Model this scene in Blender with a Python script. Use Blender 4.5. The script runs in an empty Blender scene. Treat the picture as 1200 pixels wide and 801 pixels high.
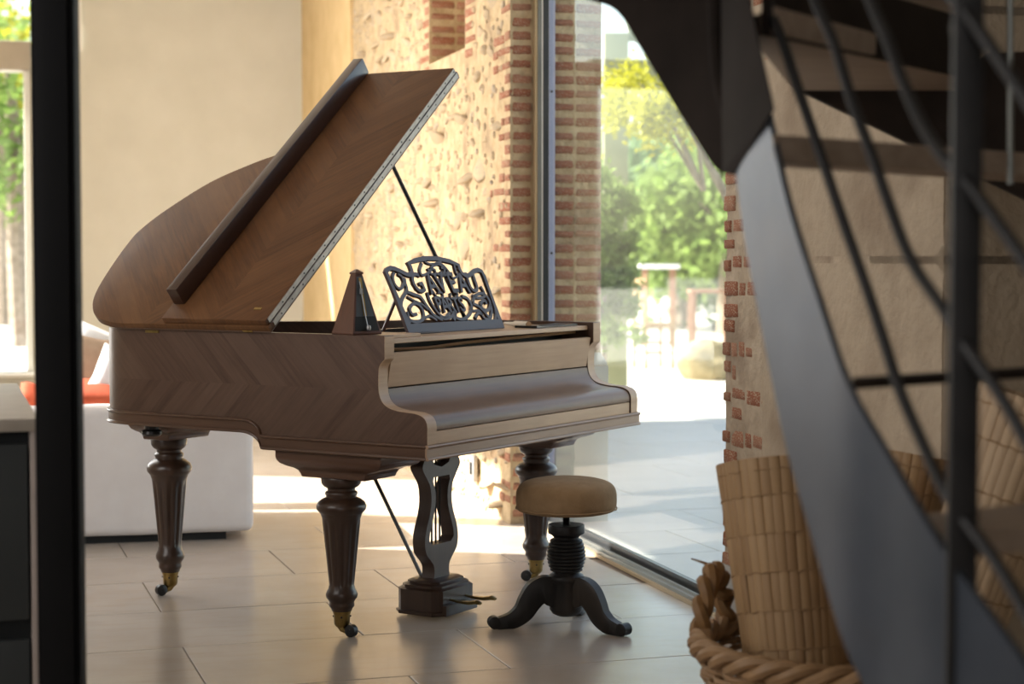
import bpy, bmesh, math, random
from mathutils import Vector, Matrix, noise as mnoise
random.seed(7)
SC = bpy.context.scene
COL = SC.collection

# ------------------------------------------------------------------ camera
CAM_H = 1.254
PITCH = math.atan(100/2100)
cam_d = bpy.data.cameras.new('camera')
cam_d.sensor_width = 36; cam_d.lens = 63.0
cam_d.dof.use_dof = True; cam_d.dof.focus_distance = 5.95; cam_d.dof.aperture_fstop = 2.8
cam_d.clip_end = 400
cam = bpy.data.objects.new('camera', cam_d); COL.objects.link(cam)
cam.location = (0, 0, CAM_H); cam.rotation_euler = (math.pi/2 - PITCH, 0, 0)
SC.camera = cam

# ------------------------------------------------------------------ sky, sun, added fill lamps, exposure
wd = bpy.data.worlds.new('sky'); SC.world = wd; wd.use_nodes = True
wn = wd.node_tree.nodes; wl = wd.node_tree.links
bg = wn['Background']
sky = wn.new('ShaderNodeTexSky'); sky.sky_type = 'NISHITA'; sky.sun_disc = False
sky.sun_elevation = math.radians(34); sky.sun_rotation = math.radians(264); sky.air_density = 1.2; sky.dust_density = 2.5
hs = wn.new('ShaderNodeHueSaturation'); hs.inputs['Saturation'].default_value = .68
wl.new(sky.outputs[0], hs.inputs['Color']); wl.new(hs.outputs[0], bg.inputs[0]); bg.inputs[1].default_value = 0.32
SUN_DIR = Vector((1, -0.2, -0.72)).normalized()
sun_d = bpy.data.lights.new('sun', 'SUN'); sun_d.energy = 12.0; sun_d.angle = math.radians(0.6); sun_d.color = (1, .93, .82)
sun = bpy.data.objects.new('sun', sun_d); COL.objects.link(sun)
sun.rotation_euler = SUN_DIR.to_track_quat('-Z', 'Y').to_euler(); sun.location = (-30, 8, 25)

def area(name, loc, target, sx, sy, power, color):
    l = bpy.data.lights.new(name, 'AREA'); l.shape = 'RECTANGLE'; l.size = sx; l.size_y = sy; l.energy = power; l.color = color
    o = bpy.data.objects.new(name, l); COL.objects.link(o); o.location = loc
    o.rotation_euler = (Vector(target) - Vector(loc)).to_track_quat('-Z', 'Y').to_euler()
    return o
area('daylight_fill', (-3.4, 9.6, 1.9), (1.0, 9.9, .6), 2.4, 2.6, 58, (1, .98, .95))  # fill lamp strengthening the daylight of the left window bays
area('daylight_fill', (-3.4, 2.8, 2.0), (0.4, 6.4, 0.7), 2.4, 2.4, 48, (1, .96, .92))  # added fill lamp inside the hall, no window stands here
area('daylight_fill', (-0.6, -2.4, 2.1), (0.0, 6.0, 0.8), 3.0, 2.2, 24, (1, .96, .93))  # added fill lamp behind the camera, the wall there is solid

vs = SC.view_settings
vs.view_transform = 'Standard'; vs.look = 'None'; vs.gamma = 1; vs.use_curve_mapping = False
vs.exposure = 0.8

# ------------------------------------------------------------------ helpers
FPX = 2100.0
def ray(x, y):
    sp, cp = math.sin(PITCH), math.cos(PITCH)
    a, b = (x-600)/FPX, (400.5-y)/FPX
    return Vector((a, cp + b*sp, -sp + b*cp))
def at(x, y, D):                    # world point at distance D (world Y) seen at photo pixel x, y
    r = ray(x, y); return Vector((0, 0, CAM_H)) + r*(D/r.y)
def flo(x, y, z=0.0):
    r = ray(x, y); return Vector((0, 0, CAM_H)) + r*((z-CAM_H)/r.z)

def tag(o, label=None, cat=None, group=None, kind=None):
    if label: o['label'] = label
    if cat: o['category'] = cat
    if group: o['group'] = group
    if kind: o['kind'] = kind
    return o
def thing(name, label, cat, loc=(0, 0, 0), rz=0.0, group=None):
    o = bpy.data.objects.new(name, None); COL.objects.link(o); o.empty_display_size = .1
    o.location = loc; o.rotation_euler = (0, 0, rz)
    return tag(o, label, cat, group)

def catmull(pts, n=6, closed=False):
    P = [Vector(p) for p in pts]; out = []; N = len(P)
    segs = N if closed else N-1
    for i in range(segs):
        if closed: p0, p1, p2, p3 = P[(i-1) % N], P[i], P[(i+1) % N], P[(i+2) % N]
        else: p0, p1, p2, p3 = P[max(i-1, 0)], P[i], P[i+1], P[min(i+2, N-1)]
        for j in range(n):
            t = j/n; t2 = t*t; t3 = t2*t
            out.append(.5*((2*p1) + (p2-p0)*t + (2*p0-5*p1+4*p2-p3)*t2 + (3*p1-p0-3*p2+p3)*t3))
    if not closed: out.append(P[-1])
    return out

class MB:
    def __init__(self): self.bm = bmesh.new()
    def v(self, p): return self.bm.verts.new(p)
    def f(self, vs):
        try: return self.bm.faces.new(vs)
        except ValueError: return None
    def box(self, x0, x1, y0, y1, z0, z1, M=None):
        c = [(x0,y0,z0),(x1,y0,z0),(x1,y1,z0),(x0,y1,z0),(x0,y0,z1),(x1,y0,z1),(x1,y1,z1),(x0,y1,z1)]
        vs = [self.v(M @ Vector(p) if M else p) for p in c]
        for q in ((0,3,2,1),(4,5,6,7),(0,1,5,4),(1,2,6,5),(2,3,7,6),(3,0,4,7)): self.f([vs[i] for i in q])
        return self
    def hexa(self, bot, top):        # two loops of equal count
        a = [self.v(p) for p in bot]; b = [self.v(p) for p in top]; n = len(a)
        self.f(a[::-1]); self.f(b)
        for i in range(n): self.f([a[i], a[(i+1) % n], b[(i+1) % n], b[i]])
        return self
    def prism(self, poly, fn0, fn1):  # poly of 2D points, fn maps 2D -> 3D at each end
        return self.hexa([fn0(p) for p in poly], [fn1(p) for p in poly])
    def plate(self, outer, holes, fn, thick):   # plate with holes; fn(u, v, w)
        bm2 = bmesh.new()
        def loop(pts):
            vs = [bm2.verts.new((p[0], p[1], 0)) for p in pts]
            for i in range(len(vs)): bm2.edges.new((vs[i], vs[(i+1) % len(vs)]))
        loop(outer)
        for h in holes: loop(h)
        bmesh.ops.triangle_fill(bm2, use_beauty=True, edges=bm2.edges[:])
        bm2.verts.index_update()
        co = [v.co.copy() for v in bm2.verts]; fs = [[v.index for v in f.verts] for f in bm2.faces]
        be = [(e.verts[0].index, e.verts[1].index) for e in bm2.edges if len(e.link_faces) == 1]
        bm2.free()
        A = [self.v(fn(c.x, c.y, 0)) for c in co]; B = [self.v(fn(c.x, c.y, thick)) for c in co]
        for f in fs: self.f([A[i] for i in f]); self.f([B[i] for i in f[::-1]])
        for a, b in be: self.f([A[a], B[a], B[b], A[b]])
        return self
    def lathe(self, prof, n=24, c=(0, 0, 0), rad=None, cap=True):   # prof: (r, z); rad(r, z, ang)->r
        rings = []
        for r, z in prof:
            ring = []
            for i in range(n):
                a = 2*math.pi*i/n; rr = rad(r, z, a) if rad else r
                ring.append(self.v((c[0]+rr*math.cos(a), c[1]+rr*math.sin(a), c[2]+z)))
            rings.append(ring)
        for A, B in zip(rings, rings[1:]):
            for i in range(n): self.f([A[i], A[(i+1) % n], B[(i+1) % n], B[i]])
        if cap: self.f(rings[0][::-1]); self.f(rings[-1])
        return self
    def tube(self, pts, r, n=8, closed=False, cap=True, flat=1.0):
        P = [Vector(p) for p in pts]; N = len(P); rings = []
        R = r if isinstance(r, (list, tuple)) else [r]*N
        up = Vector((0, 0, 1))
        prev = None
        for i in range(N):
            if closed: t = (P[(i+1) % N]-P[i-1])
            else: t = P[min(i+1, N-1)]-P[max(i-1, 0)]
            t.normalize()
            if prev is None:
                s = t.cross(up)
                if s.length < 1e-3: s = t.cross(Vector((1, 0, 0)))
            else: s = prev - t*prev.dot(t)
            s.normalize(); prev = s; u = s.cross(t)
            rings.append([self.v(P[i] + (s*math.cos(2*math.pi*k/n) + u*math.sin(2*math.pi*k/n)*flat)*R[i]) for k in range(n)])
        seq = list(zip(rings, rings[1:])) + ([(rings[-1], rings[0])] if closed else [])
        for A, B in seq:
            for k in range(n): self.f([A[k], A[(k+1) % n], B[(k+1) % n], B[k]])
        if not closed and cap: self.f(rings[0][::-1]); self.f(rings[-1])
        return self
    def ribbon(self, pts, w, fn, thick):   # flat strip of width w along a 2D line; fn(u, v, d)
        P = [Vector((p[0], p[1], 0)) for p in pts]; N = len(P); W = w if isinstance(w, (list, tuple)) else [w]*N
        L = []; 
        for i in range(N):
            t = (P[min(i+1, N-1)]-P[max(i-1, 0)]); t.normalize(); nn = Vector((-t.y, t.x, 0))
            a, b = P[i]+nn*W[i]/2, P[i]-nn*W[i]/2
            L.append([self.v(fn(a.x, a.y, 0)), self.v(fn(b.x, b.y, 0)), self.v(fn(b.x, b.y, thick)), self.v(fn(a.x, a.y, thick))])
        for A, B in zip(L, L[1:]):
            for k in range(4): self.f([A[k], A[(k+1) % 4], B[(k+1) % 4], B[k]])
        self.f(L[0][::-1]); self.f(L[-1]); return self
    def sweep(self, path, prof, closed=False):   # path of (pos, outward); prof of (out, dz)
        rings = [[self.v(Vector(p) + Vector(o)*a + Vector((0, 0, b))) for a, b in prof] for p, o in path]
        n = len(prof); seq = list(zip(rings, rings[1:])) + ([(rings[-1], rings[0])] if closed else [])
        for A, B in seq:
            for k in range(n): self.f([A[k], A[(k+1) % n], B[(k+1) % n], B[k]])
        if not closed: self.f(rings[0][::-1]); self.f(rings[-1])
        return self
    def mesh(self, name, m, bevel=0, smooth=35, seg=2):
        bm = self.bm
        bmesh.ops.recalc_face_normals(bm, faces=bm.faces[:])
        if bevel:
            es = [e for e in bm.edges if len(e.link_faces) == 2 and e.calc_face_angle(0) > math.radians(30)]
            bmesh.ops.bevel(bm, geom=es, offset=bevel, segments=seg, profile=.6, affect='EDGES', clamp_overlap=True)
        if smooth:
            for f in bm.faces: f.smooth = True
            for e in bm.edges:
                if len(e.link_faces) == 2 and e.calc_face_angle(0) > math.radians(smooth): e.smooth = False
        me = bpy.data.meshes.new(name); bm.to_mesh(me); bm.free()
        me.materials.append(m); return me
    def build(self, name, m, parent=None, bevel=0, smooth=35, seg=2, kind=None, label=None):
        o = bpy.data.objects.new(name, self.mesh(name, m, bevel, smooth, seg)); COL.objects.link(o)
        if parent: o.parent = parent
        if kind: o['kind'] = kind
        if label: o['label'] = label
        return o
def inst(name, me, parent=None, loc=(0, 0, 0), rot=(0, 0, 0), sc=(1, 1, 1)):
    o = bpy.data.objects.new(name, me); COL.objects.link(o)
    if parent: o.parent = parent
    o.location = loc; o.rotation_euler = rot; o.scale = sc
    return o

# ------------------------------------------------------------------ materials
class G:                             # small node-graph helper
    def __init__(self, name):
        self.m = bpy.data.materials.new(name); self.m.use_nodes = True
        self.t = self.m.node_tree; self.n = self.t.nodes; self.l = self.t.links
        self.p = self.n['Principled BSDF']
    def new(self, typ, **kw):
        x = self.n.new(typ)
        for k, v in kw.items(): setattr(x, k, v)
        return x
    def put(self, s, v):
        if hasattr(v, 'node'): self.l.new(v, s)
        else: s.default_value = v
    def math(self, op, a, b=0.0, c=None):
        x = self.new('ShaderNodeMath', operation=op); self.put(x.inputs[0], a); self.put(x.inputs[1], b)
        if c is not None: self.put(x.inputs[2], c)
        return x.outputs[0]
    def mix(self, f, a, b):
        x = self.new('ShaderNodeMix', data_type='RGBA'); self.put(x.inputs[0], f)
        self.put(x.inputs[6], a if hasattr(a, 'node') else (*a, 1)); self.put(x.inputs[7], b if hasattr(b, 'node') else (*b, 1))
        return x.outputs[2]
    def obj(self): return self.new('ShaderNodeTexCoord').outputs['Object']
    def sep(self, v):
        x = self.new('ShaderNodeSeparateXYZ'); self.put(x.inputs[0], v); return x.outputs
    def comb(self, a, b, c):
        x = self.new('ShaderNodeCombineXYZ')
        for i, q in enumerate((a, b, c)): self.put(x.inputs[i], q)
        return x.outputs[0]
    def noise(self, vec, scale, detail=4, rough=.55):
        x = self.new('ShaderNodeTexNoise'); self.put(x.inputs['Vector'], vec); x.inputs['Scale'].default_value = scale
        x.inputs['Detail'].default_value = detail; x.inputs['Roughness'].default_value = rough; return x.outputs[0]
    def ramp(self, f, a=.35, b=.65):
        x = self.new('ShaderNodeMapRange'); self.put(x.inputs[0], f); x.inputs[1].default_value = a; x.inputs[2].default_value = b; return x.outputs[0]
    def white(self, v):
        x = self.new('ShaderNodeTexWhiteNoise', noise_dimensions='1D'); self.put(x.inputs['W'], v); return x.outputs[0]
    def rand(self): return self.new('ShaderNodeObjectInfo').outputs['Random']
    def bump(self, h, st=.3, d=.01):
        x = self.new('ShaderNodeBump'); x.inputs['Strength'].default_value = st; x.inputs['Distance'].default_value = d
        self.put(x.inputs['Height'], h); self.l.new(x.outputs[0], self.p.inputs['Normal'])
    def out(self, col=None, rough=None, metal=None, spec=None, coat=None):
        for k, v in (('Base Color', col), ('Roughness', rough), ('Metallic', metal), ('Specular IOR Level', spec), ('Coat Weight', coat)):
            if v is None: continue
            self.put(self.p.inputs[k], (*v, 1) if isinstance(v, tuple) else v)
        return self.m

def simple(name, c1, c2, scale=8, rough=.6, metal=0.0, bump=0.0, bd=.01, spec=.5, rand=0.0, stretch=None, coat=0.0, c3=None, bscale=None):
    g = G(name); v = g.obj()
    if stretch:
        mp = g.new('ShaderNodeMapping'); g.l.new(v, mp.inputs[0]); mp.inputs['Scale'].default_value = stretch; v = mp.outputs[0]
    f = g.ramp(g.noise(v, scale), .3, .7)
    if rand: f = g.math('ADD', g.math('MULTIPLY', f, 1-rand), g.math('MULTIPLY', g.rand(), rand))
    col = g.mix(f, c1, c2)
    if c3: col = g.mix(g.ramp(g.noise(v, scale*.33, 3), .52, .68), col, c3)
    if bump: g.bump(g.noise(v, bscale or scale*3, 5), bump, bd)
    return g.out(col, rough, metal, spec, coat)

def veneer(name, dark, mid, light, mode, centre, rough=.38, strip=.055, coat=.15, spec=.5):
    """chevron walnut veneer. mode 'side': along y, folded about z; 'lid': along x, folded about y;
    'bent'; straight grain along x ('x'), y ('y') or z ('z')"""
    g = G(name); x, y, z = g.sep(g.obj())
    if mode == 'side': a, b = y, z
    elif mode == 'lid': a, b = x, y
    elif mode == 'front': a, b = x, z
    if mode in ('side', 'lid', 'front'):
        fold = g.math('ABSOLUTE', g.math('SUBTRACT', b, centre))
        t = g.math('SUBTRACT', a, fold); q = g.math('ADD', a, fold)
        idx = g.math('FLOOR', g.math('DIVIDE', t, strip))
        side = g.math('GREATER_THAN', b, centre)
        rnd = g.white(g.math('ADD', idx, g.math('MULTIPLY', side, 37.3)))
        vec = g.comb(g.math('MULTIPLY', t, 60), g.math('MULTIPLY', q, 4), g.math('MULTIPLY', rnd, 30))
        big = g.comb(g.math('MULTIPLY', a, 1.0), b, 0.0)
    else:
        k = {'x': (3, 60, 60), 'y': (60, 3, 60), 'z': (60, 60, 3)}[mode]
        vec = g.comb(g.math('MULTIPLY', x, k[0]), g.math('MULTIPLY', y, k[1]), g.math('MULTIPLY', z, k[2])); rnd = .5
        big = g.obj()
    grain = g.noise(vec, 1.0, 5, .6)
    c = g.mix(g.ramp(grain, .3, .72), dark, mid)
    c = g.mix(g.math('MULTIPLY', rnd, .40) if mode in ('side', 'lid', 'front') else .3, c, light)
    blot = g.ramp(g.noise(big, 3.0, 3), .35, .7)
    c = g.mix(g.math('MULTIPLY', blot, .45), c, dark)
    g.bump(grain, .08, .002)
    r = g.math('ADD', rough-.06, g.math('MULTIPLY', grain, .12))
    return g.out(c, r, 0.0, spec, coat)

M = {}
M['veneer_side'] = veneer('walnut_chevron_side', (.060,.031,.020), (.108,.060,.039), (.145,.09,.062), 'side', .83, .42, coat=.04, spec=.32)
M['veneer_lid'] = veneer('walnut_chevron_lid', (.080,.033,.012), (.165,.074,.028), (.225,.112,.047), 'lid', 1.15, .55, .09, coat=.02, spec=.28)
M['veneer_flap'] = veneer('walnut_chevron_flap', (.075,.030,.011), (.155,.067,.025), (.21,.10,.042), 'lid', .83, .55, .075, coat=.02, spec=.28)
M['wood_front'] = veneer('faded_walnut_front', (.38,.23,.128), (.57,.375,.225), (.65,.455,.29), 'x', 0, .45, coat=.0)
M['wood_lid_key'] = veneer('walnut_key_lid', (.115,.058,.030), (.215,.122,.070), (.28,.17,.105), 'x', 0, .36, coat=.0, spec=.32)
M['wood_edge'] = veneer('walnut_edge', (.055,.024,.012), (.11,.052,.026), (.15,.08,.045), 'y', 0, .35)
M['wood_mould'] = veneer('walnut_moulding', (.05,.022,.012), (.10,.048,.026), (.13,.07,.04), 'y', 0, .36)
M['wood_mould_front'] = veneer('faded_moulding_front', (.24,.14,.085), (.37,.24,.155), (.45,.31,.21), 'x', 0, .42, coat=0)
M['wood_leg'] = veneer('dark_turned_walnut', (.022,.011,.007), (.055,.026,.015), (.075,.038,.022), 'z', 0, .36, coat=.2)
M['wood_block'] = veneer('leg_block_walnut', (.06,.026,.015), (.12,.055,.03), (.15,.08,.05), 'y', 0, .35)
M['wood_desk'] = veneer('rosewood_desk', (.030,.014,.012), (.055,.027,.024), (.07,.036,.033), 'x', 0, .5, coat=.0)
M['wood_batten'] = veneer('dark_lid_batten', (.025,.011,.007), (.055,.023,.013), (.07,.032,.02), 'x', 0, .35)
M['wood_lyre'] = veneer('lyre_walnut', (.045,.026,.020), (.085,.052,.042), (.11,.07,.056), 'z', 0, .42, coat=.05)
M['wood_metro'] = veneer('metronome_mahogany', (.06,.02,.012), (.10,.034,.02), (.13,.05,.03), 'z', 0, .35)
M['inside'] = simple('dark_piano_inside', (.008,.006,.005), (.02,.014,.01), 10, .6)
M['black_lacquer'] = simple('black_lacquer', (.010,.010,.011), (.020,.019,.019), 12, .28)
M['stool_wood'] = simple('ebonised_stool_wood', (.010,.009,.009), (.026,.023,.021), 14, .42, spec=.22, stretch=(1, 1, .3), c3=(.045,.035,.028))
M['brass'] = simple('aged_brass', (.22,.15,.05), (.38,.27,.10), 30, .35, 1.0)
M['hinge_metal'] = simple('dull_hinge_metal', (.20,.17,.15), (.30,.26,.23), 25, .4, .8)
M['screw'] = simple('dark_screw', (.02,.02,.02), (.05,.045,.04), 30, .5, .6)
M['rubber'] = simple('dark_wheel', (.012,.012,.012), (.03,.03,.03), 30, .4)
M['felt_seat'] = simple('tan_suede', (.26,.165,.085), (.34,.225,.125), 18, .9, bump=.15, bd=.004, bscale=120, spec=.2)
M['steel'] = simple('blued_steel_plate', (.062,.076,.100), (.100,.115,.145), 4, .42, .8, c3=(.105,.100,.105), bump=.03, bd=.004)
M['steel_dark'] = simple('dark_steel_plate', (.015,.011,.009), (.030,.022,.018), 5, .8, .0, spec=.12, c3=(.055,.036,.026))
M['steel_rail'] = simple('blackened_steel_bar', (.014,.014,.015), (.026,.025,.026), 14, .5, .5)
M['tread'] = simple('brown_oak_tread', (.24,.175,.13), (.32,.245,.185), 6, .6, stretch=(1, 6, 6))
M['black_paint'] = simple('black_painted_steel', (.002,.002,.0025), (.003,.003,.0035), 6, .55, spec=.12)
M['counter_top'] = simple('taupe_worktop', (.33,.29,.24), (.38,.33,.28), 14, .45)
M['counter_side'] = simple('taupe_end_panel', (.30,.25,.22), (.35,.29,.26), 14, .5)
M['charcoal_front'] = simple('charcoal_drawer_front', (.020,.024,.025), (.026,.030,.031), 5, .5)
M['void'] = simple('dark_recess', (.004,.006,.007), (.006,.008,.009), 5, .7)
M['sofa_white'] = simple('white_slipcover', (.74,.70,.69), (.80,.77,.76), 6, .9, bump=.12, bd=.01, bscale=9, spec=.2)
M['cushion_white'] = simple('white_cushion', (.50,.52,.55), (.58,.60,.62), 9, .9, spec=.2)
M['cushion_beige'] = simple('beige_cushion', (.28,.20,.14), (.33,.245,.175), 16, .9, spec=.2)
M['cushion_orange'] = simple('coral_cushion', (.27,.05,.022), (.32,.068,.032), 12, .9, spec=.2)
M['plaster'] = simple('cream_plaster', (.60,.58,.51), (.65,.63,.56), 3, .85, bump=.02, bd=.004, spec=.2)
M['plaster_warm'] = simple('ochre_lime_plaster', (.60,.43,.22), (.70,.52,.29), 5, .9, bump=.15, bd=.01, spec=.2)
M['ceiling'] = simple('white_ceiling', (.70,.67,.62), (.74,.71,.66), 3, .9, spec=.2)
M['mortar'] = simple('sandy_lime_mortar', (.48,.355,.21), (.62,.49,.315), 14, .95, bump=1.0, bd=.03, bscale=20, spec=.15, c3=(.38,.28,.18))
M['mortar_grey'] = simple('tan_lime_mortar', (.40,.32,.235), (.52,.43,.33), 10, .95, bump=.8, bd=.02, bscale=26, spec=.15, c3=(.30,.23,.17))
M['stone'] = simple('rubble_stone', (.42,.32,.21), (.66,.53,.36), 16, .9, bump=.5, bd=.01, rand=.75, spec=.2, c3=(.42,.36,.29))
M['brick'] = simple('old_red_brick', (.36,.105,.055), (.54,.30,.20), 26, .9, bump=.7, bd=.008, rand=.5, spec=.2, c3=(.60,.47,.34), bscale=60)
M['ashlar'] = simple('tan_limestone_block', (.37,.295,.215), (.47,.385,.29), 7, .92, bump=.7, bd=.015, bscale=30, rand=.3, spec=.2, c3=(.31,.24,.175))
M['plinth'] = simple('grey_plinth', (.30,.29,.28), (.40,.39,.37), 14, .7)
M['alu_beige'] = simple('champagne_aluminium', (.50,.38,.22), (.55,.42,.26), 5, .35, .4)
M['alu_dark'] = simple('dark_window_aluminium', (.045,.05,.055), (.06,.065,.07), 5, .35, .5)
M['alu_grey'] = simple('grey_window_aluminium', (.20,.21,.20), (.25,.26,.25), 5, .3, .7)
M['alu_pale'] = simple('pale_grey_seal', (.38,.40,.55), (.42,.44,.60), 5, .4)
M['window_paint'] = simple('stone_coloured_window_paint', (.42,.37,.30), (.47,.42,.35), 5, .5)
M['white_paint'] = simple('white_paint', (.80,.78,.74), (.84,.82,.78), 5, .5)
M['ground'] = simple('pale_gravel', (.52,.49,.44), (.64,.60,.55), 3, .95, bump=.4, bd=.02, bscale=30, spec=.1)
M['bark'] = simple('pale_bark', (.20,.15,.11), (.34,.27,.21), 10, .9, bump=.6, bd=.02)
M['olive_wood'] = simple('olive_grey_beam', (.20,.21,.12), (.27,.28,.17), 5, .8)
M['chair_wood'] = simple('honey_wood', (.22,.13,.055), (.30,.19,.09), 9, .6)
M['rust_wood'] = simple('rusty_wood', (.20,.09,.045), (.26,.13,.07), 9, .7)
M['rock'] = simple('pale_boulder', (.24,.19,.10), (.36,.30,.18), 6, .9, bump=.6, bd=.04)
M['far_wall'] = simple('grey_garden_wall', (.16,.15,.15), (.24,.22,.21), 2, .9)
M['reed'] = simple('split_cane', (.22,.12,.05), (.40,.255,.125), 14, .6, rand=.7, stretch=(8, 8, .6))
M['reed_pale'] = simple('pale_cane', (.34,.23,.135), (.50,.36,.225), 14, .6, rand=.6, stretch=(8, 8, .6))
M['cord'] = simple('tie_cord', (.24,.14,.065), (.32,.20,.10), 20, .8)
M['wicker'] = simple('wicker', (.19,.105,.045), (.36,.215,.105), 22, .55, rand=.5)
M['wicker_dark'] = simple('dark_wicker', (.16,.080,.025), (.25,.13,.045), 22, .6)
M['paper'] = simple('ivory_baton', (.66,.58,.46), (.74,.66,.54), 12, .6)
M['cork'] = simple('wooden_end', (.32,.16,.07), (.40,.22,.10), 20, .7)
M['metal_plate'] = simple('brushed_socket', (.30,.30,.30), (.40,.40,.40), 20, .4, .6)
M['glass_dark'] = simple('blue_grey_scale_plate', (.05,.065,.08), (.08,.10,.12), 10, .3)
M['chrome'] = simple('chrome_rod', (.60,.60,.60), (.70,.70,.70), 10, .2, 1.0)

def tile_mat(name, c1, c2, c3, rough):
    g = G(name); v = g.obj(); n1 = g.noise(v, 2.5, 5); n2 = g.noise(v, 14, 5, .65)
    mp = g.new('ShaderNodeMapping'); g.l.new(v, mp.inputs[0]); mp.inputs['Scale'].default_value = (1.2, 7, 1)
    n3 = g.noise(mp.outputs[0], 3, 4)
    f = g.math('ADD', g.math('MULTIPLY', g.ramp(n1, .3, .7), .6), g.math('MULTIPLY', g.rand(), .4))
    c = g.mix(f, c1, c2); c = g.mix(g.math('MULTIPLY', g.ramp(n3, .5, .75), .5), c, c3)
    g.bump(g.noise(v, 3.0, 1), .05, .003)
    r = g.math('ADD', rough-.03, g.math('MULTIPLY', g.noise(v, 6, 2), .05))
    return g.out(c, r, 0.0, .55)
M['tile'] = tile_mat('limestone_floor_tile', (.42,.355,.30), (.55,.49,.43), (.45,.36,.285), .225)
M['tile_out'] = tile_mat('pale_terrace_paving', (.46,.43,.40), (.54,.51,.48), (.44,.40,.37), .45)
M['grout'] = simple('grout', (.22,.17,.13), (.30,.24,.19), 20, .9)

def glass_mat():
    m = bpy.data.materials.new('clear_window_glass'); m.use_nodes = True; n = m.node_tree.nodes; l = m.node_tree.links
    n.remove(n['Principled BSDF']); o = n['Material Output']
    tr = n.new('ShaderNodeBsdfTransparent'); tr.inputs[0].default_value = (.93, .96, .95, 1)
    gl = n.new('ShaderNodeBsdfGlossy'); gl.inputs['Roughness'].default_value = .015
    fr = n.new('ShaderNodeFresnel'); fr.inputs[0].default_value = 1.45
    mx = n.new('ShaderNodeMixShader'); ge = n.new('ShaderNodeNewGeometry'); mu = n.new('ShaderNodeMath'); mu.operation = 'MULTIPLY'; iv = n.new('ShaderNodeMath'); iv.operation = 'SUBTRACT'; iv.inputs[0].default_value = 1
    l.new(ge.outputs['Backfacing'], iv.inputs[1]); l.new(fr.outputs[0], mu.inputs[0]); l.new(iv.outputs[0], mu.inputs[1])
    dg = n.new('ShaderNodeMath'); dg.operation = 'MULTIPLY'; dg.use_clamp = True; dg.inputs[1].default_value = 1.05   # double glazing
    l.new(mu.outputs[0], dg.inputs[0]); l.new(dg.outputs[0], mx.inputs[0]); l.new(tr.outputs[0], mx.inputs[1]); l.new(gl.outputs[0], mx.inputs[2])
    l.new(mx.outputs[0], o.inputs[0]); return m
M['glass'] = glass_mat()
def leaf_mat(name, c1, c2):
    g = G(name); c = g.mix(g.ramp(g.noise(g.obj(), 3.0, 4), .3, .7), c1, c2)
    g.put(g.p.inputs['Base Color'], c); g.p.inputs['Roughness'].default_value = .6; g.p.inputs['Specular IOR Level'].default_value = .2
    tl = g.new('ShaderNodeBsdfTranslucent'); g.l.new(c, tl.inputs[0])
    mx = g.new('ShaderNodeMixShader'); mx.inputs[0].default_value = .45
    g.l.new(g.p.outputs[0], mx.inputs[1]); g.l.new(tl.outputs[0], mx.inputs[2]); g.l.new(mx.outputs[0], g.n['Material Output'].inputs[0])
    return g.m
M['leaf_green'] = leaf_mat('fresh_green_leaf', (.12,.20,.035), (.24,.32,.09))
M['leaf_blue'] = leaf_mat('blue_green_leaf', (.11,.19,.08), (.21,.30,.15))
M['leaf_yellow'] = leaf_mat('yellow_green_leaf', (.32,.32,.02), (.48,.45,.05))
M['leaf_olive'] = leaf_mat('olive_leaf', (.055,.075,.02), (.12,.14,.05))

# ------------------------------------------------------------------ structure
WR = math.radians(15.7)
W0 = Vector((.098, 7.986, 0))
WM = Matrix.Translation(W0) @ Matrix.Rotation(WR, 4, 'Z')       # wall frame: x outward, y away from the camera
WMI = WM.inverted()
def wall_pt(px, py, o=0.0):          # where the sight line of a photo pixel meets the wall plane x=o, in the wall frame
    a = WMI @ Vector((0, 0, CAM_H)); b = WMI @ (Vector((0, 0, CAM_H)) + ray(px, py)); d = b-a
    return a + d*((o-a.x)/d.x)
Y_L = .38; Y_R = -2.21; Y_C = -3.63; TH = .445; Y_PL = wall_pt(415, 300).y; Y_B = wall_pt(358, 300).y
O_LEFT = -3.3; CEIL = 3.6; Y_F = -11.0
def struct(name, mb, m, parent=None, mat=True, bevel=0, **k):
    o = mb.build(name, m, parent, bevel, **k)
    if parent is None: o['kind'] = 'structure'
    if mat and parent is None: o.matrix_world = WM
    return o

# floor slab and tiles
TR = math.radians(17.676)
O_HALL = -7.0; Y_H = -1.0
floor = struct('floor', MB().box(O_LEFT-.2, .11, Y_H, Y_B+.2, -.18, -.006).box(O_HALL-.2, .11, Y_F, Y_H, -.18, -.006).box(.11, 2.8, Y_F, Y_C+.3, -.18, -.006), M['grout'])
terrace = struct('floor_terrace', MB().box(.11, 7.5, Y_C+.3, 5.2, -.18, -.006), M['grout'])
TMX = Matrix.Rotation(TR, 4, 'Z')
def clip(poly, a, b, c):             # keep a*x+b*y <= c
    out = []
    for i, p in enumerate(poly):
        q = poly[(i+1) % len(poly)]; dp = a*p[0]+b*p[1]-c; dq = a*q[0]+b*q[1]-c
        if dp <= 0: out.append(p)
        if dp*dq < 0: t = dp/(dp-dq); out.append((p[0]+(q[0]-p[0])*t, p[1]+(q[1]-p[1])*t))
    return out
def tile_mesh(poly, m):
    mb = MB(); mb.prism(poly, lambda p: (p[0], p[1], -.03), lambda p: (p[0], p[1], 0)); return mb.mesh('floor_tile', m, .0015, 30, 1)
NX, NY = math.cos(WR), math.sin(WR)
shared = {}
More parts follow.
